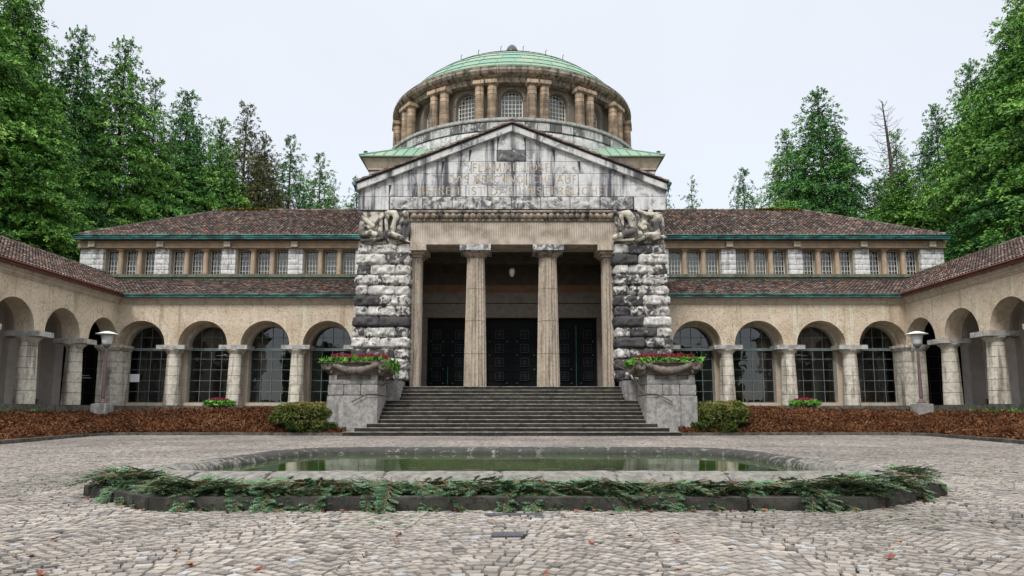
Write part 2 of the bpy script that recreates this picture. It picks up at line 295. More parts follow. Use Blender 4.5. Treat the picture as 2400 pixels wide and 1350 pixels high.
def arch_wall(mb,T,u0,u1,cen,R,zs,zt,v0,v1,nseg=20,zb=None,step=None,tint=.5,R2=None):
    """wall with semicircular openings; T maps (u,v,z) arrays to world. zb: lower z of the jamb piers (None: nothing below the springing)"""
    def q(a,b,c,d):
        P=T(np.array([a,b,c,d],float)); mb.add(P,np.array([(0,1,2,3)]),tint)
    us=[u0]
    for c in cen: us+= [c-R,c+R]
    us.append(u1)
    for i in range(0,len(us),2):
        a,b=us[i],us[i+1]
        if b-a<1e-4: continue
        k=max(1,int((b-a)/step)) if step else 1
        for j in range(k):
            p,r_=a+(b-a)*j/k,a+(b-a)*(j+1)/k; zl=zs if zb is None else zb
            for v in (v0,v1): q((p,v,zl),(r_,v,zl),(r_,v,zt),(p,v,zt))
            q((p,v0,zl),(r_,v0,zl),(r_,v1,zl),(p,v1,zl)); q((p,v0,zt),(r_,v0,zt),(r_,v1,zt),(p,v1,zt))
        if zb is not None:
            for e_ in (a,b): q((e_,v0,zb),(e_,v1,zb),(e_,v1,zs),(e_,v0,zs))
    for c in cen:
        A=np.linspace(PI,0,nseg+1); pu=c+R*np.cos(A); pz=zs+R*np.sin(A)
        for i in range(nseg):
            for v in (v0,v1): q((pu[i],v,pz[i]),(pu[i+1],v,pz[i+1]),(pu[i+1],v,zt),(pu[i],v,zt))
            q((pu[i],v0,pz[i]),(pu[i+1],v0,pz[i+1]),(pu[i+1],v1,pz[i+1]),(pu[i],v1,pz[i]))
            q((pu[i],v0,zt),(pu[i+1],v0,zt),(pu[i+1],v1,zt),(pu[i],v1,zt))
def tiles(mb,O,ex,es,W,Lf,cw=.23,rh=.37,seed=0):
    O,ex,es=map(np.array,(O,ex,es)); ex=ex/np.linalg.norm(ex); es=es/np.linalg.norm(es); n=np.cross(ex,es); n=n if n[2]>0 else -n
    rg=np.random.default_rng(seed); A=np.linspace(0,PI,6); C=[];ti=[]
    for i in range(int(W/cw)):
        x=(i+.5)*cw; L0,L=Lf(x)
        r0=int(math.ceil(max(0,L0)/rh)); rows=int(L/rh)+ (1 if (L%rh)>.15 else 0)
        for r in range(r0,rows): C.append((x,r*rh,min(rh*1.12,L-r*rh+.02))); ti.append(rg.random()**1.1 if r>0 else .55+.45*rg.random())
    if not C: return
    C=np.array(C); N=len(C); j=rg.normal(0,.008,(N,2)); sk=rg.normal(0,.012,N)
    rad=cw*.40
    pa=np.cos(A)*rad; ph=np.sin(A)*rad
    V=np.zeros((N,12,3))
    for e_,(fr,lift,sc_) in enumerate(((0,.055,1.06),(1,.012,.9))):
        a=C[:,0,None]+j[:,0,None]+pa*sc_+(sk[:,None] if e_ else 0); s_=C[:,1,None]+fr*C[:,2,None]+j[:,1,None]+0*pa; h=lift+ph*sc_+0*a
        V[:,e_*6:(e_+1)*6]=O+a[...,None]*ex+s_[...,None]*es+h[...,None]*n
    f=np.array([(k_,k_+1,k_+7,k_+6) for k_ in range(5)]); F=(np.arange(N)[:,None,None]*12+f).reshape(-1,4)
    mb.add(V.reshape(-1,3),F,np.repeat(ti,12)); mb.add(V[:,:6].reshape(-1,3),np.arange(6*N).reshape(N,6),np.repeat(ti,6))
def ridge(mb,A,B,r=.15,seg=.4,seed=0):
    A,B=np.array(A,float),np.array(B,float); L=np.linalg.norm(B-A); d=(B-A)/L; s_=np.cross(d,(0,0,1)); s_/=np.linalg.norm(s_); u=np.cross(s_,d); rg=np.random.default_rng(seed)
    k=int(L/seg); an=np.linspace(-.2,PI+.2,8)
    for i in range(k):
        p0=A+d*(L*i/k); p1=A+d*(L*(i+1.1)/k)
        v=[p+ s_*math.cos(a)*r*q+u*(math.sin(a)*r*q+lf) for p,q,lf in ((p0,1.1,.02),(p1,.92,0)) for a in an]
        mb.add(v,[(j,j+1,j+9,j+8) for j in range(7)]+[tuple(range(8))],rg.random()*.75+.1)
def capsule_body(name,chains,vox=.02,mat='statue_stone',parent=None,origin=(0,0,0),smooth=3,extra=None):
    """one continuous surface grown round chains of (x,y,z,r) joints"""
    mb=MB()
    for ch in chains:
        for i in range(len(ch)):
            x,y,z,r=ch[i]; n=10; prof=[(max(1e-4,r*math.sin(PI*t/6)),-r*math.cos(PI*t/6)) for t in range(7)]; mb.lathe(prof,n,(x,y,z))
            if i: 
                a,b=ch[i-1],ch[i]; d=Vector(b[:3])-Vector(a[:3])
                if d.length>1e-3: mb.tube([a[:3],b[:3]],[a[3],b[3]],12)
    if extra: extra(mb)
    ob=mb.build(name,mat,parent,origin,True)
    m=ob.modifiers.new('r','REMESH'); m.mode='VOXEL'; m.voxel_size=vox; m.use_smooth_shade=True
    m2=ob.modifiers.new('s','SMOOTH'); m2.iterations=smooth; m2.factor=.5
    dg=bpy.context.evaluated_depsgraph_get(); me=bpy.data.meshes.new_from_object(ob.evaluated_get(dg)); ob.modifiers.clear(); ob.data=me
    if not me.materials: me.materials.append(MATS[mat])
    return ob
# ================================================================ central hall
I_=lambda P:P
FL=2.27
hall=empty('domed_hall',(0,35,0),'tall central stone hall with columned porch, inscribed gable and green copper dome','building')
# pylons of quarry-faced blocks
for s in (-1,1):
    mb=MB(); rg=random.Random(5+s)
    for k in range(13):
        z1=9.5-k*.533; z0=z1-.533+.025; bat=.22*k/13; two=k%2==1
        xo=7.80+bat+(.05 if two else 0); xi=5.2-(.03 if two else 0)
        cuts=[xo,(xo+xi)/2+rg.uniform(-.12,.12),xi] if two else [xo,xo-.66+rg.uniform(-.05,.05),xi+.68+rg.uniform(-.05,.05),xi]
        for a,b in zip(cuts[1:],cuts[:-1]):
            t=rg.choice((.3,.42,.5,.6,.75,.9,.95) if two else (.22,.3,.4,.46,.52,.6,.75)); X=sorted((s*(a+.006),s*(b-.006)))
            rough_block(mb,X[0],X[1],35.0-bat*.5-(.05 if two else 0),36.3,z0,z1,r=.13,amp=.12,n=.06,seed=k*7+int(a*10),tint=t,freq=4.2,faces='flrtu')
    mb.box(s*5.32,s*7.7,35.25,37,2.3,9.5,2); mb.build('pylon','limestone',hall,smooth=True)
    mb=MB(); rough_block(mb,min(s*5.33,s*8.0),max(s*5.33,s*8.0),33.75,35.3,0,2.53,r=.03,amp=.012,n=.2,seed=3); mb.build('plinth','pedestal_stone',hall,smooth=True)
    mb=MB(); a,b=sorted((s*5.2,s*7.62)); mb.box(a,b,36.6,43,0,12.1); mb.box(a,b,35.3,36.6,9.5,12.1); mb.build('side_wall','porch_stone',hall)
    # fluted anta beside the pylon
    mb=MB(); a,b=sorted((s*4.72,s*5.19)); mb.box(a,b,35.62,36.5,FL,8.95)
    for i in range(3): x=s*(4.80+.155*i); mb.tube([(x,35.62,FL),(x,35.62,8.9)],.052,8)
    for i in range(4): mb.tube([(s*4.72,35.75+.2*i,FL),(s*4.72,35.75+.2*i,8.9)],.05,6)
    an=mb.build('pilaster','column_stone',hall,smooth=False)
    mb=MB(); a,b=sorted((s*4.62,s*5.2)); mb.box(a,b,35.5,36.6,8.95,9.08); a,b=sorted((s*4.5,s*5.2)); mb.box(a,b,35.3,36.8,9.08,9.2); a,b=sorted((s*4.36,s*5.2)); mb.box(a,b,35.04,36.9,9.2,9.497); mb.build('capital','column_stone',an)
# fluted columns
def fluted(mb,r0,r1,z0,z1,nf=20,joints=(),c=(0,0,0)):
    sub=6; n=nf*sub; A=np.arange(n)*2*PI/n; ph=(np.arange(n)%sub)/sub; fl=1-.15*np.sin(ph*PI)**.7
    Z=[z0]
    for j in joints: Z+= [j-.018,j-.006,j+.006,j+.018]
    Z.append(z1); Z=sorted(Z); V=[]; TT_=[]
    for z in Z:
        t=(z-z0)/(z1-z0); r=r0+(r1-r0)*(t**1.15)
        g=any(abs(z-j)<.01 for j in joints); rr=r*fl*(.972 if g else 1); V.append(np.stack([rr*np.cos(A)+c[0],rr*np.sin(A)+c[1],z+0*A],1)); TT_.append(np.full(n,2.0 if g else .5)+0*A+(np.where(np.sin(ph*PI)>.99,.62,0) if not g else 0))
    V=np.concatenate(V); i=np.arange(len(Z)-1)[:,None]*n+np.arange(n)[None,:]; j=np.arange(len(Z)-1)[:,None]*n+((np.arange(n)+1)%n)[None,:]
    mb.add(V,np.stack([i.ravel(),j.ravel(),(j+n).ravel(),(i+n).ravel()],1),np.concatenate(TT_))
mb=MB(); fluted(mb,.585,.455,FL,8.95,joints=(3.95,5.62,7.28)); 
V0=np.concatenate(mb.V); mb.V=[V0+np.array([-1.87,35.8,0])]; mb.F=[np.concatenate(mb.F)]
c1=mb.build('column','column_stone',hall,origin=(-1.87,35.8,FL))
mb=MB(); mb.lathe([(.45,8.9),(.47,8.93),(.50,8.95),(.54,9.0),(.66,9.09),(.74,9.16),(.76,9.21)],40,(-1.87,35.8,0)); ch_=mb.build('echinus','cornice_stone',c1,smooth=True)
mb=MB(); mb.box(-1.87-.79,-1.87+.79,35.03,36.6,9.2,9.497); mb.build('abacus','gable_rough',c1)
c2=cp(c1,(3.72,0,0))
# frieze + egg moulding + rough course
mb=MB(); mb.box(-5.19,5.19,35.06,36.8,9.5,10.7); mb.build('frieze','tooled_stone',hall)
mb=MB(); mb.box(-5.25,5.25,34.98,36,10.7,10.78); mb.box(-5.25,5.25,35.02,36,10.78,11.12); mb.box(-5.3,5.3,34.9,36,11.12,11.24)
for i in range(31):
    x=-5.0+i*.3335; mb.lathe([(.001,-.14),(.07,-.125),(.12,-.07),(.135,0),(.12,.07),(.07,.125),(.001,.14)],14,(x,34.93,10.95),.0)
    mb.tube([(x+.155*math.cos(a),34.97,10.95+.16*math.sin(a)) for a in np.linspace(0,2*PI,13)],.022,6)
mb.build('egg_moulding','cornice_stone',hall,smooth=True)
mb=MB(); J=[-6.25,-4.57,-3.05,-1.55,-.03,1.47,2.97,4.5,6.2]; rg=random.Random(3)
for a,b in zip(J,J[1:]): rough_block(mb,a+.008,b-.008,34.9,35.9,11.3,11.95,r=.025,amp=.07,n=.07,seed=int(a*9),tint=rg.uniform(.3,.7),freq=4.5,faces='f')
rough_block(mb,-.75,.70,34.86,35.6,13.83,14.43,r=.04,amp=.07,n=.06,seed=77,tint=.9,freq=5,faces='flrtu')
mb.box(-6.26,6.21,35.0,36,11.26,11.95,.5); mb.build('rough_course','gable_rough',hall,smooth=True)
# gable of dressed blocks clipped under the rake
def clip(poly,f):
    o=[]
    for i in range(len(poly)):
        a,b=poly[i],poly[(i+1)%len(poly)]; fa,fb=f(a),f(b)
        if fa>=0: o.append(a)
        if (fa>=0)!=(fb>=0): t=fa/(fa-fb); o.append((a[0]+(b[0]-a[0])*t,a[1]+(b[1]-a[1])*t))
    return o
ZR=15.42; SL=.399
rows=[(11.27,11.95,[-9,-6.28,6.23,9]),(11.97,12.56,[-9,-6.3,-4.85,-2.36,-1.25,.2,1.6,3.4,4.76,6.3,9]),(12.58,13.18,[-9,-5.0,-3.5,-2.25,-.4,.75,2.2,3.4,5.0,9]),(13.20,13.81,[-9,-3.6,-2.1,-.9,.67,2.0,3.5,9]),(13.83,14.43,[-9,-2.2,-.78,.72,2.2,9]),(14.45,15.5,[-9,-.75,.7,9])]
mb=MB(); rg=random.Random(9)
for ri,(z0,z1,J) in enumerate(rows):
    for a,b in zip(J,J[1:]):
        if ri==0 and a>-7 and b<7: continue
        if ri==4 and a>-1 and b<1: continue
        dx=.18 if rg.random()<.5 else -.12
        g=.017; q=[(a+g,z0),(b-g,z0),(b-g+(dx if b in J[-2:-1] else 0),z1),(a+g-(dx if a in J[1:2] else 0),z1)]
        q=clip(q,lambda p:(ZR-.02-SL*abs(p[0])-p[1])) if not(a<0<b) else clip(clip(q,lambda p:ZR-SL*p[0]-p[1]),lambda p:ZR+SL*p[0]-p[1])
        q=clip(clip(q,lambda p:p[0]+7.86),lambda p:7.86-p[0])
        if len(q)>2: mb.prism(q,34.9+rg.uniform(-.006,.006),35.6,rg.random())
mb.build('gable_wall','gable_stone',hall)
mb=MB(); mb.prism([(-7.8,11.28),(7.8,11.28),(7.8,12.25),(0,ZR-.1),(-7.8,12.25)],34.94,36.4,.5); mb.build('gable_backing','dark_metal',hall)
for s in (-1,1):
    mb=MB(); e=7.90
    n=11
    for i in range(n):
        xa,xb=e*(1-i/n)-.004,e*(1-(i+1)/n)+.004
        za,zb=ZR-SL*xa,ZR-SL*xb
        q=[(s*xa,za-.02),(s*xb,zb-.02),(s*xb,zb+.29),(s*xa,za+.29)]; mb.prism(q,34.66+.004*(i%2),36,random.Random(i*3+s).random())
    mb.build('raking_cornice','gable_stone',hall)
# tiled porch roof
mb=MB(); hs=7.98; zr=ZR+.38; Ls=math.hypot(hs,hs*SL)
for s in (-1,1):
    tiles(mb,(s*hs,34.55,zr-SL*hs),(0,1,0),(-s*hs,0,SL*hs),8.6,lambda x:(0,Ls),cw=.26,rh=.4,seed=4+s)
    ridge(mb,(s*hs,34.62,zr-SL*hs+.0),(0,34.62,zr+.0),.075,.3,5+s)
mb.prism([(-hs,zr-SL*hs-.08),(0,zr-.08),(hs,zr-SL*hs-.08),(hs,zr-SL*hs),(0,zr),(-hs,zr-SL*hs)],34.62,43,.2); ridge(mb,(0,34.6,zr),(0,43,zr),.17,.4,3)
mb.build('porch_roof','roof_tile',hall)
for s in (-1,1):
    mb=MB(); mb.tube([(s*8.0,34.45,12.50),(s*8.0,43,12.50)],.10,8); mb.tube([(s*8.0,34.6,12.45),(s*7.92,34.7,12.15)],.06,6); mb.build('gutter','copper_gutter',hall)
# inscription, cut letters
G={'A':[(0,0,.42,1),(.42,1,.84,0),(.18,.36,.66,.36)],'B':[(.08,0,.08,1),(.08,1,.42,.98),(.42,.98,.55,.76),(.55,.76,.42,.54),(.42,.54,.08,.54),(.42,.54,.6,.28),(.6,.28,.44,.02),(.44,.02,.08,0)],
'C':[(.75,.84,.45,1),(.45,1,.15,.82),(.15,.82,.05,.5),(.05,.5,.15,.18),(.15,.18,.45,0),(.45,0,.76,.16)],'D':[(.08,0,.08,1),(.08,1,.45,.98),(.45,.98,.74,.72),(.74,.72,.74,.28),(.74,.28,.45,.02),(.45,.02,.08,0)],
'E':[(.08,0,.08,1),(.08,1,.5,1),(.08,.53,.44,.53),(.08,0,.52,0)],'F':[(.08,0,.08,1),(.08,1,.5,1),(.08,.53,.42,.53)],'G':[(.75,.84,.45,1),(.45,1,.15,.82),(.15,.82,.05,.5),(.05,.5,.15,.18),(.15,.18,.45,0),(.45,0,.74,.12),(.74,.12,.74,.44)],
'H':[(.08,0,.08,1),(.7,0,.7,1),(.08,.53,.7,.53)],'I':[(.1,0,.1,1)],'L':[(.08,0,.08,1),(.08,0,.5,0)],'M':[(.05,0,.16,1),(.16,1,.48,.1),(.48,.1,.8,1),(.8,1,.92,0)],'N':[(.08,0,.08,1),(.08,1,.72,0),(.72,0,.72,1)],
'O':[(.45,1,.15,.82),(.15,.82,.05,.5),(.05,.5,.15,.18),(.15,.18,.45,0),(.45,0,.75,.18),(.75,.18,.85,.5),(.85,.5,.75,.82),(.75,.82,.45,1)],'R':[(.08,0,.08,1),(.08,1,.42,.98),(.42,.98,.55,.74),(.55,.74,.42,.5),(.42,.5,.08,.5),(.34,.5,.66,0)],
'S':[(.5,.86,.3,1),(.3,1,.1,.86),(.1,.86,.12,.64),(.12,.64,.48,.4),(.48,.4,.54,.18),(.54,.18,.34,0),(.34,0,.06,.12)],'T':[(.36,0,.36,1),(0,1,.72,1)],'U':[(.08,1,.08,.3),(.08,.3,.2,.05),(.2,.05,.4,0),(.4,0,.6,.05),(.6,.05,.7,.3),(.7,.3,.7,1)],'V':[(0,1,.38,0),(.38,0,.76,1)]}
WD={'I':.2,'E':.56,'F':.52,'L':.54,'B':.66,'S':.62,'R':.7,'M':1.0,'T':.76,'H':.8,'N':.82,'A':.88,' ':.34}
def line(txt,x0,x1,z,h,mb):
    gap=.2; W=sum(WD.get(c,.86)+gap for c in txt)-gap; k=(x1-x0)/W; x=x0; rg=random.Random(len(txt))
    for c in txt:
        for (a,b,c_,d) in G.get(c,[]):
            p=np.array([x+a*k,z+b*h]); q=np.array([x+c_*k,z+d*h]); t=q-p; L=np.linalg.norm(t); t/=L; nn=np.array([-t[1],t[0]]); wd=.027 if abs(t[1])>.5 else .012
            q4=[p+nn*wd-t*.01,q+nn*wd+t*.01,q-nn*wd+t*.01,p-nn*wd-t*.01]; mb.prism([tuple(v) for v in q4],34.886,34.93,rg.random())
        x+=(WD.get(c,.86)+gap)*k
mb=MB(); line('FLAMME LOSE',-2.03,1.95,13.30,.40,mb); line('DAS VERGANGLICHE AUF',-3.25,3.3,12.68,.40,mb); line('BEFREIT IST DAS UNSTERBLICHE',-4.75,4.68,12.06,.40,mb)
mb.build('inscription','letter_gilt',hall)
# porch interior
mb=MB(); mb.box(-5.35,5.35,34.62,43,1.9,FL); mb.build('porch_floor','step_stone',hall)
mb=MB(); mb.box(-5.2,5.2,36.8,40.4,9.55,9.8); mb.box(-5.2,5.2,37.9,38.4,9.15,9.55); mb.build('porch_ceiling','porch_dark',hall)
mb=MB()
for a,b in ((-5.2,-4.86),(-2.5,-1.5),(1.5,2.5),(4.86,5.2)): mb.box(a,b,40,40.6,FL,6.39)
mb.box(-5.2,5.2,39.92,40.7,6.39,7.19); mb.box(-5.2,5.2,39.98,40.7,7.24,7.86); mb.build('door_surround','porch_stone',hall)
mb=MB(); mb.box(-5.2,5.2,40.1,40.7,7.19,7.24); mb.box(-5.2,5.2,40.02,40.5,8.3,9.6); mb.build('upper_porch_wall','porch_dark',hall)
mb=MB(); mb.box(-5.2,5.2,40.06,40.5,7.86,8.3); mb.build('painted_band','porch_band',hall)
for di,(xc,hw,sb) in enumerate(((-3.68,1.18,(.0,.42)),(0,1.5,()),(3.68,1.18,(-1,1)))):
    mb=MB(); mb.box(xc-hw,xc+hw,40.35,40.5,FL,6.39)
    for s in (-1,1):
        for a in (.06,hw-.06): mb.box(xc+s*a-.05,xc+s*a+.05,40.30,40.36,FL,6.3)
        for z in np.linspace(2.4,6.2,9): mb.box(xc+s*.02,xc+s*(hw-.02),40.31,40.36,z-.03,z+.03)
    d=mb.build('door','door_black',hall,origin=(xc,40.4,FL))
    g0=None
    for s in (-1,1):
        for r in range(4):
            x=xc+s*(.66 if di!=1 else .72); z=5.45-r*.80
            if g0 is None:
                mb=MB(); w_=.25
                for a,b,c_,e_ in ((-w_,w_,-w_,-w_+.03),(-w_,w_,w_-.03,w_),(-w_,-w_+.03,-w_,w_),(w_-.03,w_,-w_,w_)): mb.box(x+a,x+b,40.27,40.31,z+c_,z+e_)
                for a in np.linspace(0,PI,5)[:-1]: mb.tube([(x-.22*math.cos(a),40.28,z-.22*math.sin(a)),(x+.22*math.cos(a),40.28,z+.22*math.sin(a))],.014,5)
                mb.tube([(x+.14*math.cos(a),40.28,z+.14*math.sin(a)) for a in np.linspace(0,2*PI,13)],.012,5)
                g0=mb.build('grille','door_grille',d,origin=(x,40.3,z)); gx,gz=x,z
            else:
                o=g0.copy(); sc.collection.objects.link(o); o.location=g0.location+Vector((x-gx,0,z-gz))
    mb=MB(); rg=random.Random(di)
    for s in (-1,1):
        for a in (.28,hw-.22):
            for z in (5.05,4.25,3.45,2.65): 
                if rg.random()<(.85,.5,.45)[di]: mb.lathe([(.052,-.03),(.045,.03),(.001,.05)],8,(xc+s*a,40.29,z))
    mb.build('studs','verdigris',d)
    if di!=1: mb=MB(); mb.box(xc-.02,xc+.02,40.26,40.3,2.6 if di==0 else 2.4,3.6 if di==0 else 6.0); mb.build('cover_strip','verdigris',d)
# square tower block
BY=52.0
mb=MB(); mb.box(-8.95,8.95,43.1,61,0,16.2,.6); rg=random.Random(8)
for r in range(5):
    z=13.2+r*.6; J=np.linspace(-9.05,9.05,9)+(.5 if r%2 else 0); J[0]=-9.05; J[-1]=9.05
    for a,b in zip(J,J[1:]): rough_block(mb,a+.008,b-.008,43,44,z,z+.59,r=.03,amp=.06,n=.13,seed=r,tint=rg.uniform(.2,.5),faces='flr')
mb.build('tower_wall','limestone_pale',hall,smooth=True)
q2=math.sqrt(2)
mb=MB(); mb.lathe([(8.9*q2,16.2),(9.12*q2,16.22),(9.12*q2,16.3),(9.38*q2,16.82),(9.38*q2,16.95),(8.9*q2,16.97)],4,(0,BY,0),a0=PI/4,a1=PI/4+2*PI); mb.build('tower_cornice','trim_stone',hall)
mb=MB(); rs=.56; zt=16.98
mb.lathe([(9.58*q2,16.93),(9.58*q2,17.0),(6.2*q2,17.0+3.38*rs)],4,(0,BY,0),.5,PI/4,PI/4+2*PI)
for sd in range(4):
    an=sd*PI/2; cs,sn=math.cos(an),math.sin(an)
    for i in range(31):
        u=-9.3+i*.62; run=min(3.3,9.58-abs(u)); R_=lambda x,y:(x*cs-y*sn,BY+x*sn+y*cs)
        p=R_(u,-9.58); p2=R_(u,-9.58+run); mb.tube([(*p,17.03),(*p2,17.03+run*rs)],.028,5,.15)
for s in (-1,1): mb.tube([(s*9.58,BY-9.58,17.03),(s*6.2,BY-6.2,17.0+3.4*rs)],.06,6,.3)
mb.build('copper_corner_roof','copper_roof',hall)
# drum
def polar(R0):
    def T(P): P=np.atleast_2d(P); a=P[:,0]/R0; r=R0-P[:,1]; return np.stack([r*np.sin(a),BY-r*np.cos(a),P[:,2]],1)
    return T
TP=polar(9.3); mb=MB(); mb.lathe([(9.15,16.8),(9.15,19.3)],96,(0,BY,0),.5); rg=random.Random(2)
for r,(z0,z1) in enumerate(((16.9,17.5),(17.52,18.12),(18.14,18.74))):
    aw=9.3*PI*.56; n=17; J=np.linspace(-aw,aw,n)+(.6 if r%2 else 0)
    for a,b in zip(J,J[1:]): rough_block(mb,a+.01,b-.01,0.0,.5,z0,z1,r=.05,amp=.07,n=.14,seed=r,tint=rg.uniform(.2,.55),T=TP,faces='flrtu',freq=2.4)
mb.build('drum_base','limestone_pale',hall,smooth=True)
mb=MB(); 
for i in range(72): a=i*2*PI/72; mb.lathe([(9.0,18.76),(9.38,18.78),(9.36,19.3),(9.0,19.32)],1,(0,BY,0),rg.random(),a+.002,a+2*PI/72-.002)
mb.build('drum_band','gable_rough',hall)
mb=MB(); mb.lathe([(7.9,19.33),(9.42,19.34),(9.46,19.4),(9.46,19.55),(9.3,19.62),(7.9,19.64)],128,(0,BY,0)); mb.build('drum_ledge','abacus_stone',hall)
TW=polar(8.0); WA=[math.radians(22.5*k_) for k_ in range(-5,6)]
mb=MB(); ex=8.0*math.radians(123.75)
arch_wall(mb,TW,-ex,ex,[8.0*a for a in WA],.76,21.33,22.6,0,.55,14,zb=19.6,step=.35)
for a in WA:
    pts=[TW(np.array([[8.0*a+.83*math.cos(t),-.02,21.33+.83*math.sin(t)]]))[0] for t in np.linspace(0,PI,17)]; mb.tube(pts,.055,6)
mb.lathe([(7.3,22.55),(7.3,19.6)],64,(0,BY,0),a0=PI*.8,a1=PI*2.2-PI*0+.0,cap=False) if False else None
mb.build('drum_wall','stucco_drum',hall)
mb=MB(); mb.lathe([(7.1,19.5),(7.1,22.5)],48,(0,BY,0)); mb.build('drum_lining','curtain',hall)
# one arched lattice window, then copies round the drum
def win(name,parent,R,zs,zb,T,y,nv,nh,bar,matf,matg,arch=True,hw=None,ztop=None,origin=None):
    hw=hw or R
    poly=[(-hw,zb),(hw,zb)]+([(R*math.cos(t),zs+R*math.sin(t)) for t in np.linspace(0,PI,17)] if arch else [(hw,ztop),(-hw,ztop)])
    def top(x): return zs+math.sqrt(max(0,R*R-x*x)) if arch else ztop
    f=MB()
    def bx(x0,x1,z0,z1,d0=-.03,d1=.03):
        f.add(T(np.array([(x,y+d,z) for x in (x0,x1) for d in (d0,d1) for z in (z0,z1)])),np.array([(0,1,3,2),(4,6,7,5),(0,4,5,1),(2,3,7,6),(0,2,6,4),(1,5,7,3)]))
    for x in np.linspace(-hw,hw,nv+2):
        e_=bar if abs(abs(x)-hw)>1e-6 else bar*1.8; x_=min(max(x,-hw+e_),hw-e_); bx(x_-e_,x_+e_,zb,top(x_) if abs(abs(x)-hw)>1e-6 else (zs if arch else ztop))
    tz=(zs+R) if arch else ztop
    for z in np.linspace(zb,tz,nh+2)[:-1]:
        h_=hw if z<=zs or not arch else math.sqrt(max(0,R*R-(z-zs)**2)); e_=bar if z>zb else bar*1.8; bx(-h_,h_,z if z==zb else z-e_,z+e_,-.025,.025)
    if not arch: bx(-hw,hw,ztop-bar*3,ztop)
    else:
        pts=[tuple(T(np.array([[(R-bar)*math.cos(t),y,zs+(R-bar)*math.sin(t)]]))[0]) for t in np.linspace(0,PI,17)]; f.tube(pts,bar*1.3,6)
    fo=f.build(name,matf,parent,origin=origin)
    g=MB(); g.add(T(np.array([(x,y+.012,z) for x,z in poly])),[tuple(range(len(poly)))]); g.build('pane',matg,fo); return fo
for i,a in enumerate(WA):
    cs,sn=math.cos(a),math.sin(a)
    Tn=lambda P,a=a,cs=cs,sn=sn:np.stack([(7.62-P[:,1])*sn+P[:,0]*cs,BY-(7.62-P[:,1])*cs+P[:,0]*sn,P[:,2]],1)
    win('drum_window',hall,.72,21.33,19.75,Tn,0,5,7,.019,'frame_pale','upper_glass')
# paired columns
def drumcol():
    mb=MB(); rg=random.Random(4); z=19.62; n=8; h=(21.95-z)/n
    for i in range(n):
        t=i/n; r=.345-.045*t; tn=rg.random(); mb.lathe([(r-.02,z),(r,z+.03),(r-.004,z+h-.03),(r-.024,z+h)],22,(0,BY-8.72,0),np.repeat([2,tn,tn,2],22),cap=False); z+=h
    mb.lathe([(.28,21.93),(.31,21.97),(.40,22.07),(.41,22.1)],22,(0,BY-8.72,0),.4)
    mb.box(-.365,.365,BY-9.10,BY-8.34,22.1,22.33,.8); return mb.build('drum_column','drum_stone',hall,origin=(0,BY,0),smooth=False)
base=drumcol(); rv=[]
first=True
for k_ in range(-5,5):
    for d in (-2.75,2.75):
        a=math.radians((k_+.5)*22.5+d)
        o=base if first else base.copy()
        if not first: sc.collection.objects.link(o)
        first=False; o.rotation_euler.z=a
PC=[(8.0,22.32),(8.55,22.33),(8.62,22.5),(8.62,22.62),(8.80,22.68),(8.98,22.80),(9.08,22.98),(9.07,23.10),(8.97,23.18),(9.0,23.20),(9.0,23.27),(8.8,23.28),(8.6,23.28)]
mb=MB(); rg=random.Random(6)
for i in range(56): a=i*2*PI/56; mb.lathe(PC,2,(0,BY,0),rg.random(),a+.0015,a+2*PI/56-.0015)
mb.lathe([(7.0,22.35),(8.5,22.35),(8.5,23.2),(7.0,23.2)],64,(0,BY,0)); mb.build('drum_cornice','cornice_stone',hall,smooth=False)
mb=MB(); Rb,Hb,z0=8.72,4.3,23.30; Rs=(Rb*Rb+Hb*Hb)/(2*Hb); zc=z0+Hb-Rs; t0=math.asin(Rb/Rs)
mb.lathe([(Rb+.1,z0-.02),(Rb+.12,z0+.12),(Rb-.05,z0+.16)],96,(0,BY,0),.0); nr=13
for r in range(nr):
    ta,tb=t0*(1-r/nr),t0*(1-(r+1)/nr); n=max(10,int(2*PI*Rs*math.sin(ta)/1.25)); off=rg.random()
    for j in range(n):
        A=[off+2*PI*(j+q/3)/n for q in range(4)]; v=[]
        for q,aa in enumerate(A):
            for k_,t in enumerate((ta+.003,tb)): rr=Rs+(.035 if k_==0 else .0); v.append((rr*math.sin(t)*math.cos(aa),BY+rr*math.sin(t)*math.sin(aa),zc+rr*math.cos(t)))
        mb.add(v,[(2*q,2*q+2,2*q+3,2*q+1) for q in range(3)],rg.random())
        aa=A[0]; mb.tube([((Rs+.035)*math.sin(t)*math.cos(aa),BY+(Rs+.035)*math.sin(t)*math.sin(aa),zc+(Rs+.035)*math.cos(t)) for t in (ta,tb)],.016,4,.0)
dome=mb.build('dome','copper_roof',hall)
mb=MB(); mb.lathe([(.001,z0+Hb+2.0),(.16,z0+Hb+1.95),(.36,z0+Hb+1.75),(.46,z0+Hb+1.5),(.5,z0+Hb+1.4),(.46,z0+Hb-.2)],20,(0,BY,0)); mb.build('finial','dark_metal',dome,smooth=True)
mb=MB()
for a in (-112,-99,-81,-68,-125,-55):
    aa=math.radians(a); t=t0*.52 if a in(-99,-81) else t0*.66
    x,y,z=Rs*math.sin(t)*math.cos(aa),BY+Rs*math.sin(t)*math.sin(aa),zc+Rs*math.cos(t); mb.tube([(x,y,z),(x,y,z+.3),(x+.07,y,z+.4)],.025,5)
mb.build('hooks','dark_metal',dome)
for s in (-1,1):
    for q in (7.0,9.3): mb=MB(); x=s*q; yy=BY-9.0 if q>8 else BY-8.4; z=17.3; mb.lathe([(.13,0),(.13,.16),(.02,.2)],10,(x,yy,z)); mb.build('roof_vent','dark_metal',hall)

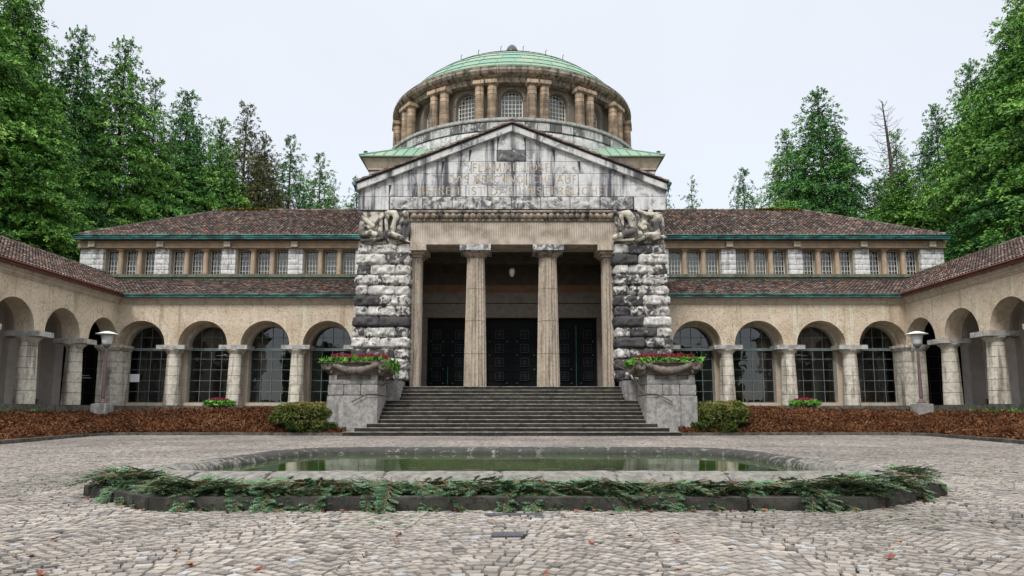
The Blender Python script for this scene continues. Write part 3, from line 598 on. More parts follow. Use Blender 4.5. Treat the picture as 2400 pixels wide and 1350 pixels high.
# ================================================================ side halls with glazed arcade
AX=[22.75,19.22,15.70,12.19,8.67]; CE=[20.985,17.46,13.945,10.43]
def tapercol(h,zs=1.38):
    pass
def arc_column(parent,x,y,rot=0,nm='column'):
    mb=MB(); rg=random.Random(12); z=1.38; hs=[.62,.52,.52,.52,.5,.2]
    tot=4.30-1.38; hs=[v*tot/sum(hs) for v in hs]
    for i,h in enumerate(hs):
        t=(z-1.38)/tot; r=.455-.085*t; r2=.455-.085*(t+h/tot); n=26
        A=np.arange(n+1)*2*PI/n; zz=[z,z+.022,z+h*.25,z+h*.5,z+h*.75,z+h-.022,z+h]; rr=[r-.014,r,r+(r2-r)*.25,r+(r2-r)*.5,r+(r2-r)*.75,r2,r2-.014]
        V=[]
        for q in range(7):
            P=np.stack([rr[q]*np.cos(A),rr[q]*np.sin(A),0*A+zz[q]],1); dn=.012*fbm(P*7,2,i) if 0<q<6 else 0*A; P[:,0]*=1+dn; P[:,1]*=1+dn; V.append(P)
        V=np.concatenate(V)+np.array([x,y,0]); mb.add(V,[(q*(n+1)+j,q*(n+1)+j+1,(q+1)*(n+1)+j+1,(q+1)*(n+1)+j) for q in range(6) for j in range(n)],np.repeat([2,t_:=rg.uniform(.15,.6),t_,t_,t_,t_,2],n+1)); z+=h
    c=mb.build(nm,'arcade_stone',parent,origin=(x,y,1.38),smooth=False); c.rotation_euler.z=0
    mb=MB(); mb.lathe([(.37,4.28),(.40,4.31),(.40,4.34),(.44,4.40),(.54,4.48),(.56,4.53),(.5,4.54)],28,(x,y,0)); mb.build('capital_moulding','arcade_stone',c,smooth=True)
    mb=MB(); mb.box(x-.80,x+.80,y-.55,y+.55,4.54,4.78); mb.build('abacus','abacus_stone',c); return c
def cornice(mb,P0,P1,out,z0):
    """moulded band along P0->P1, 'out' unit vector toward the court"""
    prof=[(0,0),(.05,.0),(.05,.06),(.10,.09),(.10,.2),(.16,.24),(.20,.30),(.20,.36),(0,.36)]
    P0,P1,o=np.array(P0,float),np.array(P1,float),np.array(out,float)
    v=[tuple(np.array([*(p+o*a),z0+b])) for p in (P0,P1) for a,b in prof]; n=len(prof); mb.add(v,[tuple(range(n)),tuple(range(n,2*n))]+[(i,(i+1)%n,n+(i+1)%n,n+i) for i in range(n)])
def shall(s):
    side='left' if s<0 else 'right'
    root=empty('side_hall',(s*17,42,0),('long two storey hall with tiled roof on the left of the central porch' if s<0 else 'long two storey hall on the right of the porch, with benches inside its windows'),'building','tile roofed side halls')
    TX=lambda P:np.stack([s*np.atleast_2d(P)[:,0],39.55+np.atleast_2d(P)[:,1],np.atleast_2d(P)[:,2]],1)
    mb=MB(); arch_wall(mb,TX,7.5,22.3,CE[::-1],1.38,4.785,7.14,0,.95,26); mb.build('arcade_wall','stucco',root)
    mb=MB(); arch_wall(mb,TX,7.5,23.2,CE[::-1],1.22,4.74,6.8,.955,1.45,24,zb=1.385); mb.build('inner_arcade_wall','trim_stone',root)
    mb=MB(); rough_block(mb,min(s*21.95,s*23.25),max(s*21.95,s*23.25),39.45,40.5,1.38,1.96,r=.02,amp=.01,n=.3)
    for i in range(1,5): rough_block(mb,min(s*21.95,s*23.25),max(s*21.95,s*23.25),39.45,40.5,1.38+i*.62-.035,1.38+(i+1)*.62-.045,r=.015,amp=.015,n=.16,seed=i,tint=.2+.1*i)
    p=mb.build('corner_pier','arcade_stone',root); mb=MB()
    for i,(e,z0,z1) in enumerate(((.04,4.46,4.55),(.10,4.55,4.62),(.15,4.62,4.78))): mb.box(min(s*(21.95-e),s*(23.25+e)),max(s*(21.95-e),s*(23.25+e)),39.45-e,40.5,z0,z1)
    mb.build('pier_capital','arcade_stone',p)
    c0=arc_column(root,s*AX[1],40.0)
    for i,x in enumerate(AX[2:]): cp(c0,(s*(x-AX[1]),0,0))
    for i,c in enumerate([k_ for k_ in kids(root) if k_.name.startswith('column')]): pass
    for i,x in enumerate(CE):
        Tn=lambda P,x=x:np.stack([s*x+P[:,0],P[:,1],P[:,2]],1)
        f=win('arched_window',root,1.215,4.74,1.58,Tn,40.86,3,6,.013,'frame_blue','window_glass')
        mb=MB(); mb.box(s*x-1.21,s*x+1.21,40.78,40.9,4.56,4.72); mb.build('transom','frame_blue',f)
        mb=MB(); mb.box(s*x-1.3,s*x+1.3,40.3,41.0,1.382,1.56); mb.build('window_sill','trim_stone',f)
    # stylobate and floor
    mb=MB(); a,b=sorted((s*7.6,s*26.3)); mb.box(a,b,39.2,45,.6,1.375); mb.build('stylobate','kerb_stone',root)
    mb=MB(); mb.box(a,b,44.6,45,1.38,9.3); mb.build('rear_wall','inner_wall',root)
    mb=MB(); mb.box(a,b,40.5,44.6,6.85,7.0); mb.build('ceiling','inner_wall',root)
    for x in AX: mb=MB(); mb.box(s*x-.3,s*x+.3,44.3,44.6,1.38,5.6); mb.build('inner_pilaster','plaster_inner',root)
    # cornice, gutter, lower roof
    mb=MB(); cornice(mb,(s*7.5,39.55),(s*22.3,39.55),(0,-1),7.10); mb.box(min(s*7.5,s*22.3),max(s*7.5,s*22.3),39.3,40.5,7.462,7.55); mb.build('cornice','trim_stone',root)
    mb=MB(); mb.box(min(s*7.6,s*22.0),max(s*7.6,s*22.0),39.10,39.26,7.47,7.56); mb.tube([(s*7.6,39.06,7.60),(s*21.95,39.06,7.60)],.035,6); mb.tube([(s*7.6,39.10,7.46),(s*21.95,39.10,7.46)],.02,6)
    for i in range(9): x=s*(8+i*1.6); mb.tube([(x,39.05,7.6),(x,39.2,7.42)],.015,4)
    mb.build('lower_gutter','copper_gutter',root)
    Ls=math.hypot(5.75,1.87); mb=MB(); tiles(mb,(s*27.0,39.22,7.62),(-s,0,0),(0,5.75,1.87),19.6,lambda x:(0,Ls),seed=20+s)
    mb.prism([(39.2,7.56),(39.2,7.62),(45,9.5),(45,7.56)],min(s*7.5,s*27),max(s*7.5,s*27),.15,axis='x'); mb.build('lower_roof','roof_tile',root)
    # upper storey
    mb=MB(); a,b=sorted((s*7.6,s*28.1)); mb.box(a,b,44.72,46,9.47,9.56); mb.box(a,b,44.60,45.2,9.66,9.86); mb.box(a,b,44.7,45.6,9.56,9.66); mb.build('ledge','ledge_stone',root)
    mb=MB(); mb.box(a,b,44.55,44.66,9.45,9.50); mb.build('ledge_flashing','copper_gutter',root)
    piers=[(26.62,28.15),(22.33,23.28),(18.0,18.93),(13.62,14.58),(9.27,10.2)]
    for pi,(x0,x1) in enumerate(piers):
        mb=MB(); rg=random.Random(pi*3+s); a,b=sorted((s*x0,s*x1)); mb.box(a+.03,b-.03,45.0,46,9.86,11.6,.2)
        for r in range(5):
            z=9.87+r*.347; m_=(a+b)/2+(.0 if r%2 else .22)*(1 if b-a<1.2 else .8)
            for u,v in ((a,m_),(m_,b)):
                rough_block(mb,u+.005,v-.005,44.93,45.6,z,z+.34,r=.03,amp=.045,n=.07,seed=r+pi*5,tint=rg.uniform(.1,.42) if r<4 else .62,freq=4,faces='flr')
        mb.build('pier','limestone_pale',root,smooth=True)
        xm=(x0+x1)/2 if pi else 27.25; mb=MB(); mb.box(s*xm-.21,s*xm+.21,44.55,45.2,11.66,12.02); mb.build('bracket','trim_stone',root)
    mb=MB(); a,b=sorted((s*7.6,s*28.2)); mb.box(a,b,44.78,45.9,11.60,12.0); mb.box(a,b,44.7,45.9,11.62,11.67); mb.box(a,b,44.62,45.9,12.0,12.07); mb.build('lintel_band','lintel_stone',root)
    mb=MB(); a,b=sorted((s*7.6,s*28.2)); mb.box(a,b,44.25,44.5,12.08,12.2,.9); mb.tube([(a,44.18,12.33),(b,44.18,12.33)],.05,8); mb.box(a,b,44.2,44.3,12.18,12.32); mb.build('upper_gutter','copper_gutter',root)
    c0=None
    for bi,(x0,x1) in enumerate(((23.28,26.62),(18.93,22.33),(14.58,18.0),(10.2,13.62),(7.6,9.27))):
        xc=(x0+x1)/2
        for dx in ((-.62,.62) if x0>8 else ()):
            if c0 is None:
                mb=MB(); x=s*(xc+dx); mb.lathe([(.21,9.86),(.21,9.9),(.185,9.92),(.16,11.42),(.19,11.45),(.2,11.5)],18,(x,45.15,0)); mb.box(x-.23,x+.23,44.93,45.4,11.5,11.598); c0=mb.build('colonette','lintel_stone',root,origin=(x,45.15,9.86)); cx0=x
            else: o=c0.copy(); sc.collection.objects.link(o); o.location=c0.location+Vector((s*(xc+dx)-cx0,0,0))
        mb=MB(); a,b=sorted((s*x0,s*x1)); mb.box(a,b,45.75,45.9,9.86,11.6); mb.build('blind','window_dark' if bi<2 else ('curtain' if bi>=3 else 'window_dark'),root)
        for q,dx in enumerate((-1.22,0,1.22)):
            x=xc+dx
            if x<8: continue
            Tn=lambda P,x=x:np.stack([s*x+P[:,0],P[:,1],P[:,2]],1)
            f=win('window',root,.4,0,9.88,Tn,45.5,3,4,.014,'frame_pale','upper_glass',arch=False,hw=.41,ztop=11.58)
            if bi==2 and ((s<0 and q==0) or (s>0 and q<2)): mb=MB(); mb.box(s*x-.4,s*x+.4,45.6,45.64,9.9,11.55); mb.build('curtain','curtain',f)
        if bi<5:
            mb=MB()
            for dx in (-.62,.62):
                if xc+dx>8: mb=MB(); mb.box(s*(xc+dx)-.16,s*(xc+dx)+.16,45.42,45.7,9.86,11.6); mb.build('window_mullion','trim_stone',root)
            for u in (a,b-.06): mb=MB(); mb.box(u,u+.06,45.1,45.6,9.86,11.6); mb.build('window_jamb','trim_stone',root)
    # hipped roof
    X0,ye,ze,run,rise=27.95,44.3,12.33,6.5,3.48; Ls=math.hypot(run,rise)
    mb=MB(); tiles(mb,(s*X0,ye,ze),(-s,0,0),(0,run,rise),X0-7.6,lambda x:(0,Ls*min(1,x/run)),cw=.235,rh=.36,seed=30+s)
    V=[(s*X0,ye,ze),(s*7.5,ye,ze),(s*7.5,ye+run,ze+rise),(s*(X0-run),ye+run,ze+rise),(s*X0,ye+2*run,ze),(s*7.5,ye+2*run,ze)]; V+=[(x,y,12.06) for x,y,z in (V[0],V[1],V[4],V[5])]
    mb.add(V,[(0,1,2,3),(0,3,4),(3,2,5,4),(0,1,7,6),(6,7,9,8),(0,4,8,6)],.12)
    ridge(mb,(s*X0,ye,ze+.03),(s*(X0-run),ye+run,ze+rise+.05),.13,.38,s+9); ridge(mb,(s*(X0-run),ye+run,ze+rise+.05),(s*7.5,ye+run,ze+rise+.05),.13,.4,s+5)
    rf=mb.build('upper_roof','roof_tile',root)
    mb=MB(); rg=np.random.default_rng(4); n=1500; xs=rg.uniform(8,X0-run,n); keep=fbm(np.stack([xs*.9,0*xs,0*xs],1),3)>-.25; xs=xs[keep]; n=len(xs); c=np.stack([s*xs,ye+run-.15+rg.normal(0,.06,n),ze+rise+.14+rg.normal(0,.03,n)],1)
    a=rg.normal(0,.035,(n,3)); b=rg.normal(0,.035,(n,3)); mb.quads(c,a,b,rg.random(n)); mb.build('ridge_moss','moss',rf)['kind']='stuff'
    mb=MB(); a,b=sorted((s*7.6,s*28.1)); mb.box(a,b,46,57,0,12.06); mb.build('rear_block','inner_wall',root)
    return root
shall(-1); shall(1)

# ================================================================ courtyard arcades
def wing(s):
    root=empty('arcade_wing',(s*24.3,30,0),('open arcade wing projecting forward along the left edge, blue notice on its inner wall' if s<0 else 'open arcade wing projecting forward along the right edge, weeds at the foot of its step'),'building','open courtyard arcades')
    TX=lambda P:np.stack([s*(22.3+np.atleast_2d(P)[:,1]),np.atleast_2d(P)[:,0],np.atleast_2d(P)[:,2]],1)
    cen=[38.25-3.5*i for i in range(6)]
    mb=MB(); arch_wall(mb,TX,18,39.553,cen[::-1],1.38,4.785,7.14,0,.92,26); mb.build('arcade_wall','stucco',root)
    c0=arc_column(root,s*22.75,36.5); 
    for ch in kids(c0):
        if ch.name.startswith('abacus'): ch.rotation_euler.z=0
    for i in range(1,6): cp(c0,(0,-3.5*i,0))
    mb=MB(); a,b=sorted((s*21.95,s*26.6)); mb.box(a,b,18,39.19,.6,1.376); mb.build('stylobate','kerb_stone',root)
    mb=MB(); a,b=sorted((s*26.3,s*26.6)); mb.box(a,b,18,44.5,1.0,6.9); mb.build('rear_wall','plaster_inner',root)
    mb=MB(); a,b=sorted((s*26.24,s*26.3)); mb.box(a,b,18,40,1.38,1.75); mb.build('base_band','plaster_dark',root)
    mb=MB(); a,b=sorted((s*23.2,s*26.3)); mb.box(a,b,18,40.5,6.75,6.9); mb.build('ceiling','plaster_inner',root)
    for i in range(6):
        y=36.5-3.5*i; mb=MB(); a,b=sorted((s*25.95,s*26.3)); mb.box(a,b,y-.35,y+.35,1.38,4.78); mb.build('pilaster','plaster_inner',root)
        TT=lambda P,y=y:np.stack([s*(23.22+np.atleast_2d(P)[:,0]),y-.25+np.atleast_2d(P)[:,1],np.atleast_2d(P)[:,2]],1)
        mb=MB(); arch_wall(mb,TT,0,3.08,[1.5],1.3,4.9,6.76,0,.5,18); mb.build('cross_arch','plaster_inner',root)
    # dark glazed doors closing the end of the walk
    mb=MB(); a,b=sorted((s*23.3,s*26.3)); mb.box(a,b,40.45,40.6,1.38,6.8,.5); d=mb.build('glazed_door','door_black',root)
    mb=MB()
    for i in range(6): mb.box(s*(23.35+i*.58)-.02,s*(23.35+i*.58)+.02,40.4,40.45,1.4,5)
    for z in (1.45,2.1,2.8,3.5,4.2,4.9): mb.box(a,b,40.405,40.45,z-.02,z+.02)
    mb.build('glazing_bars','dark_metal',d)
    mb=MB()
    if s<0:
        for r,(n_,w_) in enumerate(((9,.5),(11,.62))):
            mb=MB(); rg=random.Random(r); x=-24.75
            for q in range(n_): ww=rg.uniform(.03,.06); mb.box(x,x+ww,40.37,40.4,3.08-r*.13,3.13-r*.13); x+=ww+.015
            mb.build('lettering','paper_white',d)
        mb=MB(); mb.box(-26.12,-25.82,40.33,40.38,2.2,2.62); sg=mb.build('door_notice','sign_red',d); mb=MB(); mb.box(-26.02,-25.92,40.32,40.33,2.38,2.52); mb.build('notice_symbol','paper_white',sg)
    mb=MB(); mb.tube([(s*25.6,40.4,2.75),(s*25.6,40.25,2.75),(s*25.4,40.25,2.75)],.035,6); mb.build('door_handle','box_black',d)
    mb=MB(); a,b=sorted((s*25.5,s*26.3)); mb.box(a,b,39.2,39.9,1.38,6.8); mb.build('end_pier','plaster_inner',root)
    mb=MB(); cornice(mb,(s*22.3,18),(s*22.3,39.35),(-s,0),7.10); a,b=sorted((s*22.06,s*23)); mb.box(a,b,18,39.31,7.463,7.552)
    for i in range(30): y=18.6+i*.7; a,b=sorted((s*22.0,s*22.12)); mb.box(a,b,y,y+.1,7.40,7.47) if i%2 else None
    mb.build('cornice','trim_stone',root)
    mb=MB(); a,b=sorted((s*21.9,s*22.08)); mb.box(a,b,18,39.08,7.47,7.60); mb.tube([(s*21.87,18,7.62),(s*21.87,39.06,7.62)],.04,6); mb.build('gutter','gutter_brown',root)
    run,rise=4.25,2.22; Ls=math.hypot(run,rise); mb=MB(); tiles(mb,(s*22.03,18,7.64),(0,1,0),(s*run,0,rise),27.5,lambda x:((x-21.2)*.62 if x>21.3 else 0,Ls),seed=40+s)
    q=[(s*22.02,7.56),(s*22.02,7.62),(s*26.28,9.84),(s*30.5,7.62),(s*30.5,7.56)]; mb.prism(q,18,39.2,.15)
    q=[(s*23.9,8.6),(s*26.28,9.84),(s*28.5,8.7)]; mb.prism(q,39.2,45,.15)
    ridge(mb,(s*26.28,18,9.86),(s*26.28,45.5,9.86),.15,.4,50+s); mb.build('roof','roof_tile',root)
    mb=MB(); a,b=sorted((s*30,s*30.3)); mb.box(a,b,18,39,0,7.56); mb.build('outer_wall','plaster_inner',root)
wing(-1); wing(1)
# ================================================================ stairs, pedestals, planters
st=empty('staircase',(0,32.6,0),'wide flight of dark stone steps rising from the paving to the porch','stairs')
hw=[7.3,6.85,6.4,5.92]+[5.92]*5+[5.34]*4; RS=FL/13
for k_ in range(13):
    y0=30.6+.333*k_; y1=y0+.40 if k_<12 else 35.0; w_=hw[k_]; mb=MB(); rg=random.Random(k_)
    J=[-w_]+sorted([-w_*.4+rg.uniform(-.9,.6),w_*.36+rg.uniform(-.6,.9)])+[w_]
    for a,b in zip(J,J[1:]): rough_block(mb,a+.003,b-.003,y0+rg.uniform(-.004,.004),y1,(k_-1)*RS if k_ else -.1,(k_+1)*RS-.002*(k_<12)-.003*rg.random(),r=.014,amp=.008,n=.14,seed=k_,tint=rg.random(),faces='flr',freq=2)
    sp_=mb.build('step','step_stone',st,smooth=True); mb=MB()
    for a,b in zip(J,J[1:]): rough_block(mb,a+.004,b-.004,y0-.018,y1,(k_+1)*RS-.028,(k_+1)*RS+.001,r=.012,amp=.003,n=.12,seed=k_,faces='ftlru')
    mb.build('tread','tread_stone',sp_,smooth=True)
for s in (-1,1):
    sd='left' if s<0 else 'right'
    pd=empty('stone_pedestal',(s*7.07,32.5,0),f'broad grey stone block beside the steps on the {sd}, carrying a carved planter','pedestal','pedestals flanking the steps')
    a,b=sorted((s*5.95,s*8.22)); mb=MB(); rough_block(mb,a,b,31.35,33.7,0,1.76,r=.06,amp=.015,n=.12,seed=5+s,tint=.5,faces='flrtu'); mb.build('base','pedestal_stone',pd,smooth=True)
    mb=MB(); J=[a+.03,a+.75,a+1.5,b-.03]
    for i in range(3): rough_block(mb,J[i]+.003,J[i+1]-.003,31.38,33.65,1.775,2.25,r=.04,amp=.012,n=.14,seed=i,tint=.3+.1*i,faces='flrt')
    mb.build('middle_course','pedestal_stone',pd,smooth=True)
    mb=MB(); rough_block(mb,a+.06,b-.06,31.42,33.6,2.262,2.46,r=.02,amp=.008,n=.2,faces='flrt')
    for u0,u1 in ((.06,.42),(1.02,1.42),(1.92,2.2)): mb.box(a+u0,a+u1,31.45,33.55,2.46,2.66,.4)
    for y in (31.9,32.7): mb.box(a+.07,b-.07,y,y+.4,2.461,2.655,.4)
    mb.box(a+.3,b-.3,31.6,33.4,2.46,2.65); mb.build('vent_course','pedestal_stone',pd)
    pl=empty('carved_planter',(s*6.95,32.5,2.66),f'weathered carved stone trough with garland on the {sd} pedestal, planted with ivy and red heather','planter','carved planters on the pedestals')
    cx=s*6.95
    def ex_(mb,cx=cx):
        for (w0,w1,z0,z1) in ((1.16,1.2,2.66,2.8),(1.2,1.34,2.8,3.0),(1.34,1.42,3.0,3.22),(1.5,1.52,3.17,3.30)):
            v=[(cx+sx*w,32.5+sy*(w-.12),z) for z,w in ((z0,w0),(z1,w1)) for sx,sy in ((-1,-1),(1,-1),(1,1),(-1,1))]
            mb.add(v,[(3,2,1,0),(4,5,6,7)]+[(i,(i+1)%4,4+(i+1)%4,4+i) for i in range(4)])
    ch=[]
    yf=32.5-1.30
    for t0_ in (-1,):
        ch.append([(cx-1.0+2.0*t/14,yf-.03-.05*math.sin(PI*t/14),3.12-.28*math.sin(PI*t/14),.085+.07*math.sin(PI*t/14)+.025*(t%2)) for t in range(15)])
    for sx in (-1,1):
        for rr in (.16,.08): ch.append([(cx+sx*1.2+rr*math.cos(q),yf-.02,3.06+rr*math.sin(q),.04) for q in np.linspace(0,2*PI,12)])
        ch.append([(cx+sx*1.3,yf+.02,3.2,.1),(cx+sx*1.46,yf+.1,3.1,.10),(cx+sx*1.36,yf+.1,2.95,.1)])
        ch.append([(cx+sx*1.42,yf+.3+2.0*t/14,3.1-.25*math.sin(PI*t/14),.08+.04*math.sin(PI*t/14)) for t in range(15)])
        ch.append([(cx+sx*1.04,yf+.1,2.98,.06),(cx+sx*1.08,yf+.1,2.78,.08)])
    capsule_body('trough',ch,.028,'planter_stone',pl,(cx,32.5,2.66),1,ex_)
    rg=np.random.default_rng(40+s); mb=MB(); n=3000
    c=np.stack([cx+rg.uniform(-1.45,1.45,n),32.5+rg.uniform(-1.3,1.3,n),3.29+rg.uniform(-.02,.10,n)],1); ed=(np.abs(c[:,0]-cx)>1.25)|(c[:,1]<31.35); c[ed,2]-=rg.uniform(.0,.17,ed.sum())*(vnoise(c[ed]*2.5,2)>.25)
    c[ed,0]+=.09*np.sign(c[ed,0]-cx)*(np.abs(c[ed,0]-cx)>1.25); c[ed&(c[:,1]<31.35),1]-=.12
    inner=s*-1; m_=(c[:,0]-cx)*inner>1.15; c[m_,2]-=rg.uniform(0,.38,m_.sum())*(1 if s<0 else .3)
    a_=rg.normal(0,.05,(n,3)); b_=rg.normal(0,.045,(n,3)); b_[:,2]-=.02; mb.quads(c,a_,b_,rg.random(n)); mb.build('ivy','ivy_leaf',pl)
    mb=MB(); n=1700; c=np.stack([cx+rg.uniform(-1.15,1.2,n)+.1*s*0,32.3+rg.uniform(-.95,.9,n),3.50+rg.uniform(0,.06,n)],1); c[:,2]+=.06*vnoise(c*3.3,5)
    a_=np.stack([rg.uniform(-.012,.012,n)+.008,rg.uniform(-.01,.01,n),0*c[:,0]],1); b_=np.stack([rg.normal(0,.02,n),rg.normal(0,.02,n),rg.uniform(.05,.10,n)],1); mb.quads(c,a_,b_,rg.random(n)); mb.build('heather','heather',pl)
    hr=MB(); P=[(-7.04,31.22,1.48),(-6.45,31.22,1.79),(-5.95,31.22,1.82),(-5.72,31.35,1.98),(-5.66,32.0,2.35),(-5.62,33.3,2.88),(-5.0,34.55,3.36)]
    P=[(-s*x,y,z) for x,y,z in P]; hr.tube(P,.028,8); hr.lathe([(.001,-.05),(.045,-.03),(.045,.03),(.001,.05)],8,P[-1]); hr.lathe([(.001,-.05),(.04,-.02),(.04,.03),(.001,.05)],8,P[0])
    for p in (P[1],P[4]): hr.tube([p,(p[0]+(0 if p is P[1] else s*.3),p[1]+(.18 if p is P[1] else 0),p[2]-.15)],.016,6)
    tag(hr.build('handrail','rail_metal',None,P[0]),f'thin bronze coloured handrail curving round the {sd} pedestal of the steps','handrail','handrails by the steps')
# ================================================================ carved figures above the pylons
def relief(s,label):
    r_=empty('figure_relief',(s*6.5,35,9.5),label,'sculpture','carved figure groups on the pylons')
    def C(L):
        o=[]
        for t in L: u,v,rr,dy=(*t,0)[:4]; o.append(((u*.001929-8.245) if s<0 else 4.773+u*.001929,34.98-rr*.0006-dy,11.29-(v-135)*.00199,rr*.00190))
        return o
    def head(u,v,r,fx,fy):  # head with brow, nose, chin
        return [C([(u,v,r*.86,.04)]),C([(u+fx*r*.45,v+fy*r*.45,r*.62,.05)]),C([(u+fx*r*1.0,v+fy*r*1.0+r*.05,r*.2,.08)]),C([(u+fx*r*.55,v+r*.75,r*.33,.05)]),C([(u-fx*r*.35,v-r*.25,r*.7,.02)])]
    if s<0:
        figs=[('figure',head(275,245,82,.8,.35)+[C([(290,330,45),(330,400,80),(320,540,85),(320,690,95),(345,800,100)]),C([(340,370,70,.08),(470,470,62,.14),(630,600,55,.18)]),C([(640,605,42,.18),(520,640,38,.16),(430,590,40,.14)]),C([(360,800,100,.08),(600,800,92,.14),(870,850,78,.16)]),C([(870,860,70,.14),(620,945,48,.12),(330,965,42,.1)]),C([(560,640,50,.06),(560,720,60,.06)])]),
        ('figure',head(850,290,78,-.6,.7)+[C([(900,280,60,.05),(1010,235,75,.08),(1180,255,88,.1),(1230,380,88,.1),(1180,520,80,.08),(1140,660,80,.06),(1090,790,92,.04)]),C([(900,300,55,.1),(790,400,50,.12),(700,520,42,.14),(660,620,36,.16)]),C([(1010,300,50,.1),(960,440,52,.14),(980,640,46,.14),(1000,760,44,.14)]),C([(1080,820,88,.12),(1240,850,80,.18),(1420,915,62,.16)]),C([(1430,930,50,.1),(1500,960,34,.1),(1580,1000,22,.1)]),C([(820,420,60,.02),(800,650,75,.02),(840,820,60,.02)])]),
        ('figure',head(1450,270,115,-.7,.3)+[C([(1400,370,80,-.05),(1300,560,80,-.05),(1250,780,80,-.05)])]),
        ('figure',head(1480,490,100,-.2,.8)+[C([(1440,590,52,.04),(1430,720,44,.06),(1430,860,36,.08)]),C([(1560,580,42,.04),(1560,700,36,.06),(1540,800,30,.06)]),C([(1400,620,50,0),(1330,760,60,0)]),C([(1500,600,60,-.05),(1490,800,60,-.05),(1500,930,45,-.04)])])]
        x0,x1=-7.72,-5.25
    else:
        figs=[('figure',head(235,215,85,-.7,.55)+[C([(320,250,50,.04),(430,260,80,.06),(580,270,112,.1),(680,400,112,.1),(700,560,98,.08),(730,690,110,.06)]),C([(400,330,62,.12),(430,470,50,.14),(430,600,42,.16),(440,710,38,.16)]),C([(270,360,44,.04),(250,480,36,.08),(330,600,34,.12),(400,690,32,.15)]),C([(730,740,100,.1),(480,800,86,.16),(210,890,70,.16)]),C([(210,920,55,.1),(420,950,40,.1),(720,940,46,.08)])]),
        ('figure',head(1180,215,92,-.4,.6)+[C([(1250,280,50,.04),(1340,380,100,.06),(1330,520,88,.08),(1330,660,86,.06),(1350,800,100,.04)]),C([(1340,280,62,.1),(1120,300,56,.14),(980,230,50,.12),(870,180,44,.08)]),C([(1430,330,72,.06),(1500,450,50,.04),(1520,600,44,.02),(1480,760,42,.02)]),C([(1245,450,62,.1)]),C([(1400,430,52,.1)]),C([(1300,820,92,.1),(1080,840,88,.16),(900,900,78,.16)]),C([(880,930,60,.12),(800,975,36,.12)]),C([(1240,930,60,.12),(1420,890,72,.14),(1560,890,58,.1)]),C([(1120,560,40,.06),(1180,700,50,.06)])]),
        ('figure',[C([(850,280,44,.04),(860,420,46,.06),(870,560,42,.08),(970,660,34,.1)]),C([(1020,500,85,0)]),C([(1030,620,80,0)]),C([(940,560,50,.04)]),C([(900,760,70,0),(930,880,60,0)])])]
        x0,x1=5.22,7.75
    for nm,ch in figs: capsule_body(nm,ch,.026,'statue_stone',r_,(s*6.5,35,9.5),2)
    mb=MB(); rough_block(mb,x0,x1,35.0,36.2,9.51,11.25,r=.12,amp=.05,n=.08,seed=4,tint=.3,freq=3,faces='flrtu'); mb.build('backing_block','statue_stone',r_,smooth=True)
    return r_
relief(-1,'carved crouching nude figures above the left pylon, one bent over')
relief(1,'carved stone group of kneeling nude figures above the right pylon, outer woman leaning back')
# porch lantern
L=empty('hanging_lantern',(0,37.0,8.2),'small pear shaped lantern hanging on a rod between the two central columns','lantern')
mb=MB(); mb.tube([(0,37,9.55),(0,37,8.75)],.02,6); mb.lathe([(.001,.66),(.05,.64),(.12,.5),(.14,.42)],14,(0,37,8.2)); mb.build('rod','dark_metal',L)
mb=MB(); mb.lathe([(.13,.42),(.17,.3),(.15,.15),(.08,.0),(.001,-.02)],16,(0,37,8.2)); mb.build('glass_shade','lamp_glass',L,smooth=True)
# lamp posts
def lamp(s):
    sd='left' if s<0 else 'right'
    X,Y=s*19.65,34.0
    r_=empty('lamp_post',(X,Y,.9),f'slender lamp post with white hat on a stone block near the {sd} arcade corner','lamp post','lamp posts at the arcade corners')
    mb=MB(); rough_block(mb,X-.37,X+.37,Y-.36,Y+.36,.8,1.42,r=.03,amp=.02,n=.1,seed=s+2); mb.build('stone_base','pedestal_stone',r_,smooth=True)
    mb=MB(); mb.lathe([(.19,1.44),(.19,1.5),(.13,1.53),(.11,1.6),(.07,1.64),(.07,1.7),(.088,1.74),(.085,2.0),(.055,4.12),(.07,4.16)],14,(X,Y,0)); mb.build('post','post_paint',r_,smooth=False)
    mb=MB(); mb.lathe([(.06,4.12),(.14,4.17),(.19,4.26),(.19,4.32)],18,(X,Y,0)); mb.build('lamp_holder','frame_blue',r_,smooth=True)
    mb=MB(); mb.lathe([(.15,4.27),(.19,4.30),(.225,4.45),(.245,4.78),(.15,4.79)],22,(X,Y,0)); mb.build('glass_shade','lamp_white',r_,smooth=True)
    mb=MB(); mb.lathe([(.001,4.93),(.12,4.915),(.30,4.86),(.52,4.775),(.525,4.765),(.30,4.79),(.1,4.80)],28,(X,Y,0)); mb.build('hat','shade_pale',r_,smooth=True)
lamp(-1); lamp(1)
